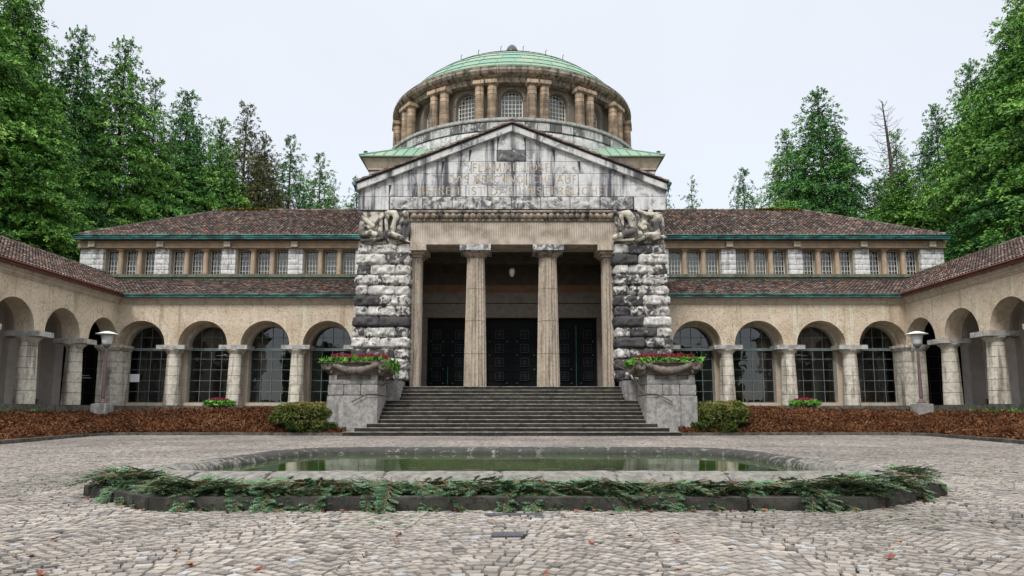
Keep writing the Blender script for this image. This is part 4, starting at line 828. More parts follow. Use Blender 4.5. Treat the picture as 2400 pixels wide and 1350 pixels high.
# plant bowls on the terrace
def bowl(s):
    sd='left' if s<0 else 'right'
    X,Y=(-15.35,37.2) if s<0 else (15.4,37.2)
    r_=empty('plant_bowl',(X,Y,.97),f'low black bowl of red heather and ivy on the terrace under the {sd} glazed arches','planter','black plant bowls on the terrace')
    mb=MB(); mb.lathe([(.18,.97),(.3,1.0),(.5,1.2),(.66,1.47),(.68,1.5),(.6,1.5),(.5,1.4)],30,(X,Y,0)); mb.build('bowl','bowl_black',r_,smooth=True)
    rg=np.random.default_rng(7+s); n=900; mb=MB(); A=rg.uniform(0,2*PI,n); R=.35+.4*rg.random(n); c=np.stack([X+R*np.cos(A),Y+R*np.sin(A),1.58-.25*(R-.35)+rg.uniform(-.08,.06,n)],1)
    mb.quads(c,rg.normal(0,.045,(n,3)),rg.normal(0,.04,(n,3)),rg.random(n)); mb.build('ivy','ivy_leaf',r_)
    mb=MB(); n=700; A=rg.uniform(0,2*PI,n); R=.5*np.sqrt(rg.random(n)); c=np.stack([X-.05+R*np.cos(A),Y+R*np.sin(A),1.7-.15*R+rg.uniform(-.05,.05,n)],1)
    mb.quads(c,np.stack([rg.uniform(.006,.02,n),rg.uniform(-.01,.01,n),0*A],1),np.stack([rg.normal(0,.015,n),rg.normal(0,.015,n),rg.uniform(.04,.08,n)],1),rg.random(n)); mb.build('heather','heather',r_)
bowl(-1); bowl(1)
# clipped shrubs
def shrub(s,label):
    X,Y=s*9.25,32.2; rg=np.random.default_rng(3+s)
    r_=empty('clipped_shrub',(X,Y,.2),label,'shrub','clipped shrubs beside the pedestals')
    n=42000; P=rg.normal(0,1,(n,3)); P/=np.linalg.norm(P,axis=1,keepdims=True); P=np.sign(P)*np.abs(P)**.62; k=1+.12*fbm(P*2.2,3,s+5); rad=k*rg.uniform(.86,1.03,n)
    wx=1.45 if s<0 else 1.3
    c=np.stack([X+P[:,0]*wx*rad+ -s*.35*(P[:,2]<-.2),Y+P[:,1]*1.05*rad,.72+P[:,2]*.75*rad],1); c=c[c[:,2]>.1]; n=len(c)
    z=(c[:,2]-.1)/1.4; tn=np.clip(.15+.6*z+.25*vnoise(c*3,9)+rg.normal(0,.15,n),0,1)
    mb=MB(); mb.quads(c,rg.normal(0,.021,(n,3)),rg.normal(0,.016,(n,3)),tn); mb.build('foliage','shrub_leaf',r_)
    mb=MB()
    for i in range(7): a=i*.9; mb.tube([(X,Y,.15),(X+.5*math.cos(a),Y+.5*math.sin(a),.6),(X+.8*math.cos(a),Y+.7*math.sin(a),1.0)],[.05,.035,.015],6)
    mb.build('stems','bark',r_)
shrub(-1,'dense clipped evergreen mound with browned top beside the left pedestal'); shrub(1,'dense clipped evergreen mound, greener and smaller, beside the right pedestal')
# ================================================================ ground, paving, kerb, bed, terrace
mb=MB(); mb.add([(-1500,-1500,-.09),(1500,-1500,-.09),(1500,1500,-.09),(-1500,1500,-.09)],[(0,1,2,3)]); tag(mb.build('ground','earth'),kind='structure')
KL=[(7.3,30.98),(9,31.2),(12,31.48),(15,31.62),(16.8,31.55),(17.55,31.1),(17.75,30.3),(17.55,29),(17.1,27),(16.6,24.6),(16.1,22.4),(15.4,19.5),(14.6,16.5),(13.5,13)]
OL=[(7.6,34.4),(9,34.55),(12,34.6),(15,34.6),(18,34.6),(20.3,34.6),(20.35,33),(20.4,31),(20.4,28.5),(20.4,25),(20.4,22.4),(20.4,19.5),(20.4,16.5),(20.4,13)]
def kx(y): # courtyard half width at depth y
    ys=np.array([p[1] for p in KL[6:]])[::-1]; xs=np.array([p[0] for p in KL[6:]])[::-1]; return np.interp(y,ys,xs)
def kyy(x): return np.interp(np.abs(x),[0,7.3,9,12,15,16.8,17.55,17.75],[30.98,30.98,31.2,31.48,31.62,31.55,31.1,30.3])
mb=MB(); pts=[(-x,y) for x,y in KL]+[]; poly=[(x,y) for x,y in KL]+[(-x,y) for x,y in KL[::-1]]
poly=[(13,-6)]+[(x,y) for x,y in KL[::-1]]+[(-x,y) for x,y in KL]+[(-13,-6)]
mb.add([(x,y,-.022) for x,y in poly],[tuple(range(len(poly)))]); tag(mb.build('paving_joints','joint_soil'),kind='structure')
# real setts laid in waving arcs
PF=[(-3.74,7.40),(3.66,7.40),(5.32,8.78),(4.55,9.7),(4.5,13.6),(3.6,14.6),(-3.6,14.6),(-4.5,13.6),(-4.55,9.7),(-5.2,8.72)]
def inside(P,poly):
    x,y=P[:,0],P[:,1]; r=np.zeros(len(x),bool); n=len(poly)
    for i in range(n):
        (x1,y1),(x2,y2)=poly[i],poly[(i+1)%n]; c=((y1>y)!=(y2>y)); r^=c&(x<(x2-x1)*(y-y1)/((y2-y1) if y2!=y1 else 1e-9)+x1)
    return r
def setts():
    rg=np.random.default_rng(21); X0,X1=-21,21; Wv=1.75; A_=.50; sp=.078
    base_y=lambda x:A_*np.abs(np.cos(PI*(x/Wv)))**1.0*1.0+.10*np.sin(x*.9+.7)+.05*np.sin(x*2.3)
    Wv=2.05; A_=.74; sp=.104
    def yc(x,j):
        xx=x+.22*np.sin(j*sp*.55)+.09*np.sin(j*sp*.9+x*.5); return j*sp+A_*np.sqrt(np.cos(PI*xx/Wv)**2+.012)+.10*np.sin(xx*.8+j*sp*.35)
    VV=[];TT=[]
    for j in range(int(.3/sp),int(32.5/sp)):
        ym=j*sp+.5; lim=min(21,.80*ym+3.2); xg=np.arange(-lim,lim,.01); yg=yc(xg,j); arc=np.concatenate([[0],np.cumsum(np.hypot(.01,np.diff(yg)))])
        cut=np.cumsum(rg.uniform(.066,.112,int(arc[-1]/.085)+4)); cut=cut[cut<arc[-1]-.1]; xs=np.interp(cut,arc,xg)
        xa,xb=xs[:-1],xs[1:]; m1=(yc(xa+.01,j)-yc(xa-.01,j))/.02; m2=(yc(xb+.01,j)-yc(xb-.01,j))/.02
        g=rg.uniform(.003,.0075,len(xa)); q1,q2=np.sqrt(1+m1*m1),np.sqrt(1+m2*m2); x1,x2=xa+g/q1,xb-g/q2; dj=rg.normal(0,.0045,(8,len(xa))); gp=rg.uniform(.004,.009,len(xa))
        def pt(x,m,lo):
            q=np.sqrt(1+m*m); d=np.where(lo,gp,sp/q-gp); return x-m/q*d, yc(x,j)+d/q
        a0,b0=pt(x1,m1,True); a1,b1=pt(x2,m2,True); a2,b2=pt(x2,m2,False); a3,b3=pt(x1,m1,False); z=rg.normal(0,.0035,len(xa))
        top=np.stack([np.stack([a0+dj[4],b0+dj[0],z],1),np.stack([a1+dj[5],b1+dj[1],z],1),np.stack([a2+dj[6],b2+dj[2],z],1),np.stack([a3+dj[7],b3+dj[3],z],1)],1)
        c=top.mean(1,keepdims=True); ins=c+(top-c)*.86; ins[:,:,2]+=.004; low=top.copy(); low[:,:,2]-=.022
        cc=c[:,0,:2]; ok=(np.abs(cc[:,0])<np.where(cc[:,1]<30.3,kx(cc[:,1]),17.75)-.02)&(cc[:,1]<kyy(cc[:,0])-.02)&~inside(cc,PF)
        ok&=~((np.abs(cc[:,0])<7.35)&(cc[:,1]>30.58)); ok&=~((np.abs(cc[:,0]+.04)<.14)&(np.abs(cc[:,1]-5.97)<.125)); ok&=~((np.abs(cc[:,0]-.02)<.26)&(np.abs(cc[:,1]-7.12)<.1))
        V=np.concatenate([ins,low],1)[ok]; VV.append(V); t=np.clip(rg.normal(.5,.24,len(xa)),0,1); TT.append(t[ok])
    V=np.concatenate(VV); t=np.concatenate(TT); N=len(V)
    f=np.array([(0,1,2,3),(0,4,5,1),(1,5,6,2),(2,6,7,3),(3,7,4,0)]); F=(np.arange(N)[:,None,None]*8+f).reshape(-1,4)
    mb=MB(); mb.add(V.reshape(-1,3),F,np.repeat(t,8)); o=mb.build('paving','cobble_stone'); return tag(o,kind='structure')
setts()
rg=np.random.default_rng(77); n=26000; P=np.stack([rg.uniform(-9,9,n),rg.uniform(3.6,16,n),np.full(n,-.004)],1); P=P[(fbm(P*np.array([.55,.75,0])+4,3,6)>.42)&~inside(P[:,:2],PF)]; n=len(P)
mb=MB(); mb.quads(P,np.stack([rg.normal(0,.010,n),rg.normal(0,.010,n),rg.normal(0,.006,n)],1),np.stack([rg.normal(0,.010,n),rg.normal(0,.010,n),rg.normal(0,.007,n)],1),rg.random(n)*.5); tag(mb.build('paving_moss','weed'),'patches of green moss growing in the joints of the cobbles','moss',kind='stuff')
for s in (-1,1):
    mb=MB(); rg=random.Random(s+4)
    K=[(s*x,y) for x,y in KL]
    for (a,b) in zip(K,K[1:]):
        a_,b_=Vector((*a,0)),Vector((*b,0)); d=(b_-a_).normalized(); nrm=Vector((-d.y,d.x,0)); 
        if (nrm.x*s<0 and abs(nrm.x)>.6) or (abs(nrm.x)<=.6 and nrm.y<0): nrm=-nrm
        L_=(b_-a_).length; n=max(1,round(L_/1.1))
        for i in range(n):
            p=a_+d*(L_*i/n+.004); q=a_+d*(L_*(i+1)/n-.004)+d*.02*(i==n-1); r1=p+nrm*.16; r2=q+nrm*.16; z=.135+rg.uniform(-.004,.004)
            mb.add([(*p.xy,-.05),(*q.xy,-.05),(*r2.xy,-.05),(*r1.xy,-.05),(*p.xy,z-.01),(*q.xy,z-.01),(*r2.xy,z),(*r1.xy,z)],[(0,1,5,4),(1,2,6,5),(2,3,7,6),(3,0,4,7),(4,5,6,7)],rg.random())
    tag(mb.build('kerb','kerb_stone'),kind='structure')
    # sloping bed
    N=14; V=[];nn=len(KL); tz=[1.27,1.25,1.2,1.12,1.06,1.0]+[.99]*8
    for i in range(nn):
        for j in range(N+1):
            t=j/N; x=KL[i][0]+(OL[i][0]-KL[i][0])*t; y=KL[i][1]+(OL[i][1]-KL[i][1])*t; V.append((s*x,y,.06+(tz[i]-.06)*(t**.75)))
    mb=MB(); mb.add(V,[(i*(N+1)+j,i*(N+1)+j+1,(i+1)*(N+1)+j+1,(i+1)*(N+1)+j) for i in range(nn-1) for j in range(N)]); tag(mb.build('bed_soil','bed_soil',smooth=True),kind='structure')
    V=np.array(V).reshape(nn,N+1,3); rg=np.random.default_rng(70+s); n=52000; u=rg.random(n)*(nn-1); u=np.where(rg.random(n)<.5,rg.random(n)*6,u); i=u.astype(int); fu=(u-i)[:,None]; v=rg.uniform(.03,1.0,n)*N; j=np.minimum(v.astype(int),N-1); fv=(v-j)[:,None]
    P=(V[i,j]*(1-fu)+V[i+1,j]*fu)*(1-fv)+(V[i,j+1]*(1-fu)+V[i+1,j+1]*fu)*fv; hgt=.05+.06*(vnoise(P*1.7,3)+1); P[:,2]+=rg.random(n)*hgt
    a_=rg.normal(0,.024,(n,3)); b_=rg.normal(0,.02,(n,3)); b_[:,2]+=.012; mb=MB(); mb.quads(P,a_,b_,np.clip(.45+.25*vnoise(P*1.3,8)+rg.normal(0,.2,n),0,1)*.96+.04*(rg.random(n)<.02)); 
    tag(mb.build('dry_ground_cover','dry_leaf'),f'rust brown withered ground cover on the sloping bed {"left" if s<0 else "right"} of the steps','ground cover',kind='stuff')
    mb=MB(); a,b=sorted((s*7.7,s*22.0)); mb.box(a,b,34.45,39.25,.3,.965); a,b=sorted((s*20.3,s*22.0)); mb.box(a,b,12,34.44,.3,.96); tag(mb.build('terrace','terrace_stone'),kind='structure')
    mb=MB(); n=900 if s>0 else 250; rg=np.random.default_rng(3); yy=rg.uniform(22,33.5,n); cl=np.round(yy/.9)*.9; yy=cl+rg.normal(0,.16,n); P=np.stack([s*(21.75+rg.uniform(-.25,.15,n)),yy,.98+rg.uniform(0,.16,n)],1); mb.quads(P,rg.normal(0,.03,(n,3)),rg.normal(0,.03,(n,3)),rg.random(n)); tag(mb.build('weeds','weed'),f'small green weeds along the foot of the {"left" if s<0 else "right"} arcade step','weeds',kind='stuff')
# ================================================================ pool
pool=empty('pool_basin',(0,11,0),'long low stone water basin with rounded rim in the paved court','fountain basin')
RC=[(-3.4,8.36),(3.4,8.36),(4.1,8.5),(4.5,8.85),(4.5,9.5),(4.35,11),(4.25,12.9),(3.9,13.8),(3.2,14.15),(-3.2,14.15),(-3.9,13.8),(-4.25,12.9),(-4.35,11),(-4.5,9.5),(-4.5,8.85),(-4.1,8.5)]
def densify(R,st=.12):
    o=[]
    for i in range(len(R)):
        a,b=np.array(R[i],float),np.array(R[(i+1)%len(R)],float); n=max(1,int(np.linalg.norm(b-a)/st)); o+=[a+(b-a)*k_/n for k_ in range(n)]
    o=np.array(o)
    for _ in range(4): o=(np.roll(o,1,0)+2*o+np.roll(o,-1,0))/4
    return o
C_=densify(RC,.055); n=len(C_); tn_=np.roll(C_,-1,0)-np.roll(C_,1,0); tn_/=np.linalg.norm(tn_,axis=1,keepdims=True); nr_=np.stack([tn_[:,1],-tn_[:,0]],1)  # outward
prof=[(.42,.02),(.42,.13),(.38,.2),(.30,.25),(.22,.285),(.1,.315),(0,.325),(-.12,.315),(-.21,.28),(-.25,.22),(-.26,.1),(-.26,-.05)]
L_=np.cumsum(np.linalg.norm(np.roll(C_,-1,0)-C_,axis=1)); V=[]
for i in range(n):
    jt=1-.06*math.exp(-((L_[i]%1.32-.66)/.03)**2)
    for (o,z) in prof: V.append((C_[i,0]+nr_[i,0]*o*jt,C_[i,1]+nr_[i,1]*o*jt,z*jt if z>.1 else z))
V=np.array(V); V[:,2]+=.007*fbm(V*5,2,4)*(V[:,2]>.05); m=len(prof)
mb=MB(); mb.add(V,[(i*m+j,((i+1)%n)*m+j,((i+1)%n)*m+j+1,i*m+j+1) for i in range(n) for j in range(m-1)]); tj=np.clip(.32+(V[:,1]-8.7)*.16,.3,.85); jn=np.array([abs(L_[i]%1.32-.66)<.027 for i in range(n)]); mb.T=[np.where(np.repeat(jn,m),np.repeat(1,n*m)*.75,tj)]; mb.build('rim','basin_stone',pool,smooth=True)
mb=MB(); inn=C_+nr_*(-.2); mb.add([(x,y,-.04) for x,y in inn],[tuple(range(n))]); mb.build('basin_floor','moss',pool)
KF=[(-5.2,8.72),(-3.74,7.40),(3.66,7.40),(5.32,8.78)]
mb=MB(); rg=random.Random(4)
for a,b in zip(KF,KF[1:]):
    a_,b_=Vector((*a,0)),Vector((*b,0)); d=(b_-a_).normalized(); nn_=Vector((-d.y,d.x,0)); Ls=(b_-a_).length; k_=max(1,round(Ls/1.25)); fr=lambda P,a_=a_,d=d,nn_=nn_:np.stack([a_.x+d.x*P[:,0]+nn_.x*P[:,1],a_.y+d.y*P[:,0]+nn_.y*P[:,1],P[:,2]],1)
    for i in range(k_): rough_block(mb,Ls*i/k_+.003,Ls*(i+1)/k_-.003,0,.2,-.05,.138+rg.uniform(-.003,.003),r=.018,amp=.006,n=.06,seed=i,tint=rg.random(),T=fr,faces='flrt')
mb.build('front_kerb','kerb_dark',pool,smooth=True)
mb=MB(); q=[(-5.1,8.76),(-3.68,7.5),(3.6,7.5),(5.2,8.82),(4.5,9.65),(-4.5,9.65)]; mb.prism(q,-.05,.10,axis='z'); mb.build('planting_strip','earth',pool)
mb=MB(); inn=C_+nr_*(-.24); mb.add([(x,y,.205) for x,y in inn],[tuple(range(n))]); tag(mb.build('water','pool_water'),kind='structure')
# fir boughs
def bough(seed,L=.95):
    rg=random.Random(seed); rn=np.random.default_rng(seed); main=[];tw=[];cen=[];A=[];B=[];T_=[]
    def needles(p,q,n,ln):
        d=(q-p); 
        if d.length<1e-4: return
        dn=d.normalized(); sd=dn.cross(Vector((0,0,1)));sd.normalize()
        for i in range(n):
            c=p+d*((i+.5)/n)
            for sg in (-1,1):
                v=(sd*sg*1.0+dn*.55+Vector((0,0,rg.uniform(-.35,.45)))).normalized()*ln*rg.uniform(.6,1.1)
                cen.append(c+v*.5); A.append(v*.5); B.append(dn*.0036+Vector((0,0,.0012))); T_.append(min(1,max(0,rg.gauss(.5,.22))))
    bend=rg.uniform(-.25,.25); P=[]
    for i in range(8): t=i/7; P.append(Vector((L*t,bend*t*t*.5,.05*math.sin(t*3)-.10*t*t)))
    mb=MB(); mb.tube(P,[.009-.006*i/7 for i in range(8)],5)
    for i in range(34):
        t=.12+.88*i/34; k_=min(6,int(t*7)); p=P[k_]+(P[k_+1]-P[k_])*(t*7-k_); sg=1 if i%2 else -1; l=L*.42*(1-t*.72)*rg.uniform(.7,1.1)
        d=Vector((.75,sg*.8,rg.uniform(-.35,.4))).normalized(); q=p+d*l+Vector((0,0,-.10*l)); mb.tube([p,q],[.0035,.0015],4); needles(p,q,max(5,int(l/.0105)),.024)
        for u in (.35,.55,.75):
            for s2 in (-1,1):
                if l>.12: p2=p+(q-p)*u; d2=(Vector((d.x-s2*d.y*.9,d.y+s2*d.x*.9,rg.uniform(-.1,.1)))).normalized(); q2=p2+d2*l*.34*(1.2-u); needles(p2,q2,max(4,int(l*.34/.0125)),.022)
    needles(P[3],P[7],26,.024)
    ar=lambda L_:np.array([tuple(v) for v in L_]); nb=MB(); nb.quads(ar(cen),ar(A),ar(B),np.array(T_)); return nb,mb
protos=[]
for i in range(4):
    nb,tb=bough(100+i); e=empty('fir_bough',(0,0,0),'x','fir bough','cut fir boughs laid along the pool kerb'); nb.build('needles','fir_needle',e); tb.build('twig','twig_wood',e); protos.append((e,kids(e)))
rg=random.Random(33); used=[False]*4
def place_bough(x,y,z,rz,ry,rx,sc_,label):
    i=rg.randrange(4); e,ks=protos[i]
    if used[i]:
        o=e.copy(); sc.collection.objects.link(o)
        for c in ks: d=c.copy(); sc.collection.objects.link(d); d.parent=o
    else: o=e; used[i]=True
    o.location=(x,y,z); o.rotation_euler=(rx,ry,rz); o.scale=(sc_,)*3; o['label']=label
NB=300
for q in range(NB):
    u=q/NB; x=-4.85+9.85*u+rg.uniform(-.1,.1)
    y0=7.52 if -3.7<x<3.6 else 7.52+((abs(x)-3.65)*.84)
    wid=.42; y=y0+rg.random()*wid+.03; heap=.10 if x<-3.6 else (.09 if x>3.4 else .035)
    z=.13+rg.random()*(.09+heap); rz=rg.choice((0,PI))+rg.uniform(-.55,.55)
    if rg.random()<.30: rz=-PI/2+rg.uniform(-.7,.7); y=y0+.25; ry=.42; z+=.05
    else: ry=rg.uniform(-.02,.10)
    end='where it drapes over the left end of the kerb' if x<-3.8 else ('piled at the right end of the kerb' if x>3.7 else 'lying in the long row between kerb and rim')
    place_bough(x-.25*math.cos(rz),y-.25*math.sin(rz)*(1 if ry<.3 else .2),z,rz,ry,rg.uniform(-.3,.3),rg.uniform(.48,.80),'green fir bough '+end)
# fallen leaves
def leaf(seed):
    rg=random.Random(seed); mb=MB(); n=9; pts=[(0,0,0)]
    for i in range(n): a=-PI*.9+i*PI*1.8/(n-1); r=.045*(1 if i%2 else .62)*rg.uniform(.8,1.2); pts.append((r*math.cos(a),r*math.sin(a),.012*rg.random()+.35*r*abs(math.sin(a))))
    mb.add(pts,[(0,i,i+1) for i in range(1,n)],rg.random()); return mb.build('fallen_leaf','fallen_red')
lv=[leaf(i) for i in range(6)]; ul=[False]*6
def put(x,y,k_,label):
    i=rg.randrange(6); o=lv[i] if not ul[i] else lv[i].copy()
    if ul[i]: sc.collection.objects.link(o)
    ul[i]=True; o.location=(x,y,.012); o.rotation_euler=(rg.uniform(-.25,.25),rg.uniform(-.25,.25),rg.uniform(0,6)); o.scale=(k_,)*3; tag(o,label,'leaf','fallen leaves on the paving')
for q in range(34): x=-4.9+q*.29+rg.uniform(-.1,.1); y0=7.33 if -3.7<x<3.6 else 7.33+((abs(x)-3.65)*.84); put(x,y0-rg.random()*.06,rg.uniform(.55,.9),'small reddish leaf lying against the foot of the pool kerb')
for (px_,py_) in ((-.92,5.92),(-.9,5.6),(-1.1,5.0),(-2.4,5.2),(-2.1,4.75),(.95,5.85),(1.35,5.95),(1.28,5.65),(.6,5.5),(1.6,5.3),(2.1,5.45),(2.6,5.0),(3.0,5.6),(-3.6,5.7),(-3.3,5.0),(-2.9,4.5),(-1.6,4.6),(.2,4.5),(1.05,4.6),(2.4,4.4),(-.2,6.6),(.5,6.9),(-4.6,6.4),(4.4,6.6),(-5.6,8.2),(-5.45,8.5),(-5.6,8.9)): put(px_,py_,rg.uniform(.55,.95),'dry red brown leaf lying loose on the cobbles in the foreground')
# iron covers
mb=MB(); mb.box(-.17,.09,5.88,6.06,-.02,.008)
for i in range(7): mb.box(-.155+i*.034,-.14+i*.034,5.9,6.04,.008,.011)
tag(mb.build('drain_cover','iron_cover',None,(-.04,5.97,0)),'small blue grey rectangular metal cover set in the cobbles','drain cover')
mb=MB(); mb.box(-.26,.30,7.04,7.20,-.02,.006,.5)
for i in range(11): mb.box(-.24+i*.05,-.215+i*.05,7.055,7.185,.006,.010,.5)
tag(mb.build('drain_cover','iron_cover',None,(.02,7.12,0)),'wide flat slotted cover tight against the pool kerb','drain cover')
# benches behind the right hand windows
for i,(x,w_) in enumerate(((14.3,1.6),(16.8,2.2),(19.6,1.6),(21.5,1.0))):
    t=['wooden bench behind the second glazed arch right of the steps','wider wooden bench behind the column between second and third right hand arches','wooden bench behind the third glazed arch right of the steps','short wooden bench end seen low in the outermost right hand arched window'][i]
    b_=empty('bench',(x,42.3,1.38),t,'bench','wooden benches inside the right hall'); mb=MB(); mb.box(x-w_/2,x+w_/2,41.9,42.35,1.78,1.83); mb.build('seat','wood_bench',b_)
    mb=MB(); mb.box(x-w_/2,x+w_/2,42.35,42.4,1.9,2.3); mb.build('backrest','wood_bench',b_)
    for dx in (-1,1): mb=MB(); mb.box(x+dx*(w_/2-.15)-.03,x+dx*(w_/2-.15)+.03,41.95,42.42,1.38,1.775); mb.build('leg','wood_bench',b_)
mb=MB(); mb.box(-22.1,-21.5,40.70,40.72,2.75,3.2); tag(mb.build('notice','paper_white'),'white paper notice inside the outermost left arched window','notice')
mb=MB(); mb.box(-26.28,-26.24,36.75,37.25,2.9,3.4); tag(mb.build('notice','paper_blue'),'pale blue notice on the back wall of the left arcade wing','notice')

# ================================================================ conifers
def conifer(seed,H,R,nb,dens=1.0,open_=0,rate=3.0):
    rg=np.random.default_rng(seed); C=[];A=[];B=[];T_=[]; wood=MB()
    wood.tube([(0,0,0),(.1,.05,H*.4),(0,.1,H*.8),(.02,0,H*.995)],[H*.016,H*.011,H*.004,.015],8)
    for i in range(nb):
        t=.08+.92*((i+rg.random())/nb)**.93; x=1-t; h=H*t; az=i*2.39996+rg.normal(0,.5)
        clump=1+.35*vnoise(np.array([[math.cos(az)*1.3+9,math.sin(az)*1.3,h*.22+seed]]),seed)[0]
        L=R*(1-math.exp(-x*rate))*clump*rg.uniform(.5,1.2)+rg.uniform(.25,.75)
        L=min(L,.22+x*H*.52)
        d=np.array([math.cos(az),math.sin(az),0]); side=np.array([-d[1],d[0],0]); up=.95*max(0,1-x*7)+rg.uniform(.05,.35); drop=.42*min(1,x*6)
        P=lambda f:d*L*f+np.array([0,0,h+L*(up*f-drop*f*f)])
        if L>.6 and i%2==0: wood.tube([(0,0,h),tuple(P(.5)),tuple(P(.92))],[.02+.01*L,.02,.006],4)
        n=max(2,int(L/.36*dens)); bt=np.clip(rg.normal(.42,.13),0,1)
        for f in np.linspace(.25 if L>1.5 else .1,1,n):
            wd=.30*L*(1.05-f)+.12
            for sgn in ((-1,0,1) if wd>.45 else (rg.choice((-1,1)),)):
                if rg.random()<open_: continue
                p=P(f)+side*sgn*wd*rg.uniform(.5,1.1)+rg.normal(0,.08,3)
                pd=d*rg.uniform(.2,.9)+side*(sgn*.6+rg.normal(0,.4))+np.array([0,0,rg.uniform(-1.0,.15)+(.9 if x<.06 else 0)]); pd/=np.linalg.norm(pd); pl=rg.uniform(.35,.8)*(1 if x>.08 else .6)
                m=15; u=rg.random(m)[:,None]; c=p+pd*u*pl+rg.normal(0,.085,(m,3))*(1.15-u*.5)
                dd=pd*1.0+rg.normal(0,.55,(m,3)); dd/=np.linalg.norm(dd,axis=1,keepdims=True); ax=np.cross(dd,rg.normal(0,1,(m,3))); ax/=np.maximum(np.linalg.norm(ax,axis=1,keepdims=True),.1)
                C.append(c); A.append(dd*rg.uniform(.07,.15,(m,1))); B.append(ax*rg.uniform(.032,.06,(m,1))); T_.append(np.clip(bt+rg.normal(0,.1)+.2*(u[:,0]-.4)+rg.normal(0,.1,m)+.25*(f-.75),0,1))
    nbm=MB(); c=np.concatenate(C); a=np.concatenate(A);b=np.concatenate(B);t=np.concatenate(T_)
    n=len(c); v=np.stack([c-a,c+b-a*.15,c+a,c-b-a*.15],1).reshape(-1,3); nbm.add(v,np.arange(4*n).reshape(n,4),np.repeat(t,4)); print('crown quads',n); return nbm,wood
VAR={}
def tree(x,y,H,R,var,label,mat='conifer_leaf',rot=0,group='tall conifers behind the halls'):
    nb={'dense':(560,1.0,.0,3.2),'mid':(400,.95,.05,3.2),'thin':(170,.75,.3,2.2),'fine':(300,.85,.15,2.6)}[var]
    key=(var,mat)
    if key not in VAR:
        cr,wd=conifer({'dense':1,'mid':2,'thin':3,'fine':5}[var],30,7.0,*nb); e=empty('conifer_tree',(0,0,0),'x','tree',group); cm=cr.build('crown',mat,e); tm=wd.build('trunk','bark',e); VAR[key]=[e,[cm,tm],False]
    e,ks,us=VAR[key]
    if us:
        o=e.copy(); sc.collection.objects.link(o)
        for c in ks: d=c.copy(); sc.collection.objects.link(d); d.parent=o
    else: o=e; VAR[key][2]=True
    o.location=(x,y,-.1); o.rotation_euler=(0,0,rot); k_=1.35*R/7.0; o.scale=(k_,k_,H/30); tag(o,label,'tree',group); return o
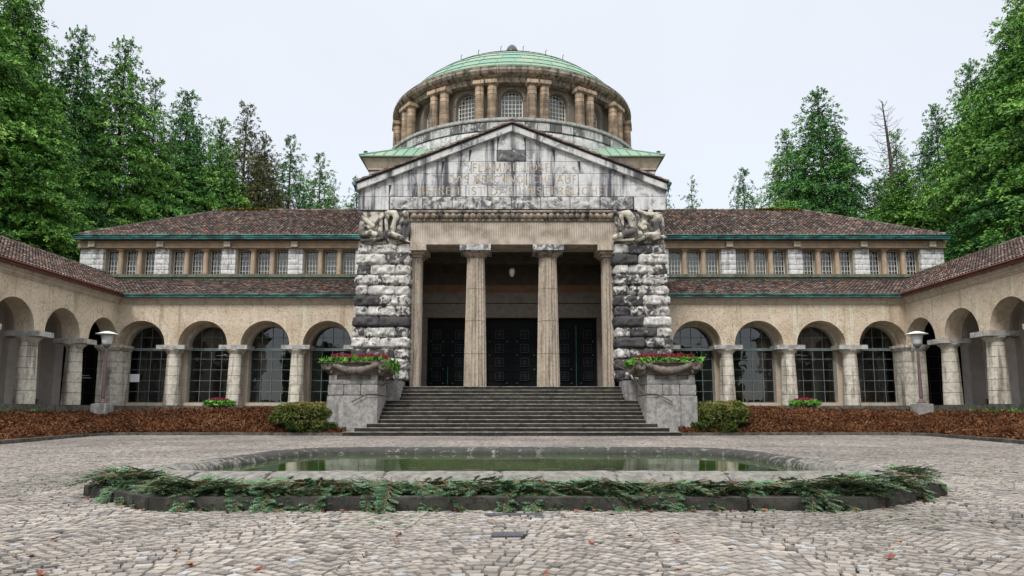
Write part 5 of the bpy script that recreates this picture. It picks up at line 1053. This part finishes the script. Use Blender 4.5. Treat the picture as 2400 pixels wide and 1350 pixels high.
TL=[(-37.8,44,36.5,6.6,'dense','conifer_leaf','tallest bright green conifer cut off by the left edge of the frame'),
(-37.5,50,34.5,5.6,'dense','conifer_leaf','tall bushy green conifer second from the left edge, its tip above the frame'),
(-35.2,54,31.8,4.8,'mid','conifer_dark','dark pointed conifer whose twin shaggy top is third from the left'),
(-32.6,56,32.0,5.2,'mid','conifer_leaf','slender pointed conifer fourth from the left, higher than those to its right'),
(-30.9,58,29.6,4.0,'fine','conifer_leaf','narrow green conifer tucked against the right flank of the fourth spire'),
(-30.0,62,30.3,5.2,'mid','conifer_dark','dark green conifer with broad ragged top left of the brownish one'),
(-26.3,61,27.2,4.2,'mid','conifer_leaf','rounded green conifer just left of the brown topped one'),
(-26.0,66,31.0,4.6,'fine','conifer_brown','thin brownish conifer top standing above the left roof ridge'),
(-23.4,64,26.8,4.0,'mid','conifer_brown','olive brown conifer on the right flank of the brownish spire'),
(-22.9,70,29.2,4.6,'fine','conifer_dark','narrow dark conifer above the left roof, first of the two small separate spires'),
(-20.9,74,28.8,4.6,'fine','conifer_leaf','small pointed conifer above the left roof, nearest spire but one to the dome'),
(-19.0,73,25.6,3.8,'thin','conifer_leaf','low thin conifer sloping down behind the left roof ridge'),
(-18.2,80,28.2,3.6,'fine','conifer_dark','tiny conifer tip peeping beside the left corner of the gable'),
(-33.5,47,24.0,5.0,'dense','conifer_leaf','lower broad conifer filling the gap beside the left wing roof'),
(-28.5,60,24.5,5.0,'dense','conifer_dark','lower dark conifer behind the left hip of the roof'),
(-25.0,68,22.5,4.6,'dense','conifer_dark','low dense conifer behind the middle of the left roof ridge'),
(38.5,45,35.5,7.2,'dense','conifer_leaf','tallest light green conifer cut off by the right edge of the frame'),
(38.8,50,33.0,6.0,'dense','conifer_leaf','huge bushy conifer second from the right edge with stepped left flank'),
(37.8,55,29.5,4.6,'mid','conifer_leaf','shaggy conifer whose side branch juts into the sky on the right'),
(37.2,59,27.6,4.2,'mid','conifer_dark','mid height conifer on the left flank of the huge right hand one'),
(35.2,62,26.6,3.4,'fine','conifer_leaf','green conifer with small pointed top right of the bare dead tree'),
(33.4,62,22.0,4.0,'mid','conifer_leaf','lower green conifer in front of the bare dead tree'),
(28.3,62,30.4,5.8,'mid','conifer_dark','broad isolated conifer with ragged dark top right of the dome'),
(26.4,65,27.8,4.2,'mid','conifer_leaf','shorter conifer forming the left shoulder of the broad isolated one'),
(30.4,63,27.0,3.2,'fine','conifer_leaf','pointed conifer forming the right shoulder of the broad isolated one'),
(25.8,76,27.9,4.2,'fine','conifer_dark','small airy conifer above the right roof ridge, standing alone'),
(21.6,82,28.9,4.2,'thin','conifer_dark','sparse see through conifer low above the right roof near the gable'),
(19.9,88,30.3,3.8,'thin','conifer_dark','faint sparse conifer top beside the right corner of the gable'),
(32.0,56,20.5,5.0,'dense','conifer_leaf','low dense conifer behind the hip of the right roof'),
(36.2,48,23.0,5.4,'dense','conifer_dark','lower broad conifer filling the gap beside the right wing roof'),
(29.5,67,24.0,4.6,'dense','conifer_dark','low dark conifer behind the right end of the roof ridge')]
rg=random.Random(2)
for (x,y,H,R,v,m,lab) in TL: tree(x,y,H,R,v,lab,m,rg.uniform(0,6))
# unseen leafy backdrop behind the viewpoint, added to darken the sky reflected in windows
rg=np.random.default_rng(5); n=9000; c=np.stack([rg.uniform(-40,40,n),-42+rg.uniform(-1.5,1.5,n),rg.uniform(0,12.5,n)],1); c[:,2]*=1+.12*vnoise(c*np.array([.25,0,0]),3); mb=MB(); mb.quads(c,rg.normal(0,.32,(n,3)),rg.normal(0,.32,(n,3)),rg.random(n)*.4); mb.box(-40,40,-43,-42,0,11.5,.1); tag(mb.build('backdrop','conifer_dark'),'tall dark leafy backdrop added unseen behind the viewpoint to darken the window reflections','backdrop')
# bare dead tree
dt=empty('dead_tree',(31.9,57,0),'bare dead grey conifer skeleton rising between green trees on the right','tree'); mb=MB(); X,Y=31.9,57
mb.tube([(X,Y,0),(X+.1,Y,15),(X-.1,Y,23),(X-.45,Y,27.3)],[.34,.22,.13,.03],8); mb.build('trunk','dead_wood',dt)
mb=MB(); rg=random.Random(8)
for i in range(60):
    z=16.5+i*.18; t=(z-16.5)/10.9; L=(1-t)**.7*2.9*rg.uniform(.6,1.1)+.25; a=i*2.4+rg.uniform(-.3,.3); cx=X+.1-.5*max(0,(z-15)/13.3); P=[(cx+L*f*math.cos(a),Y+L*f*math.sin(a),z+L*(.05*f+.5*f*f*f)) for f in (0,.35,.7,1)]
    mb.tube(P,[.035,.024,.016,.007],4)
    for f in (.4,.55,.7,.85):
        sgn=rg.choice((-1,1)); p=Vector(P[0])+(Vector(P[3])-Vector(P[0]))*f; mb.tube([p,p+Vector((math.cos(a+sgn*.8),math.sin(a+sgn*.8),rg.uniform(.1,.7)))*L*.26],[.012,.004],4)
mb.build('branches','dead_wood',dt)
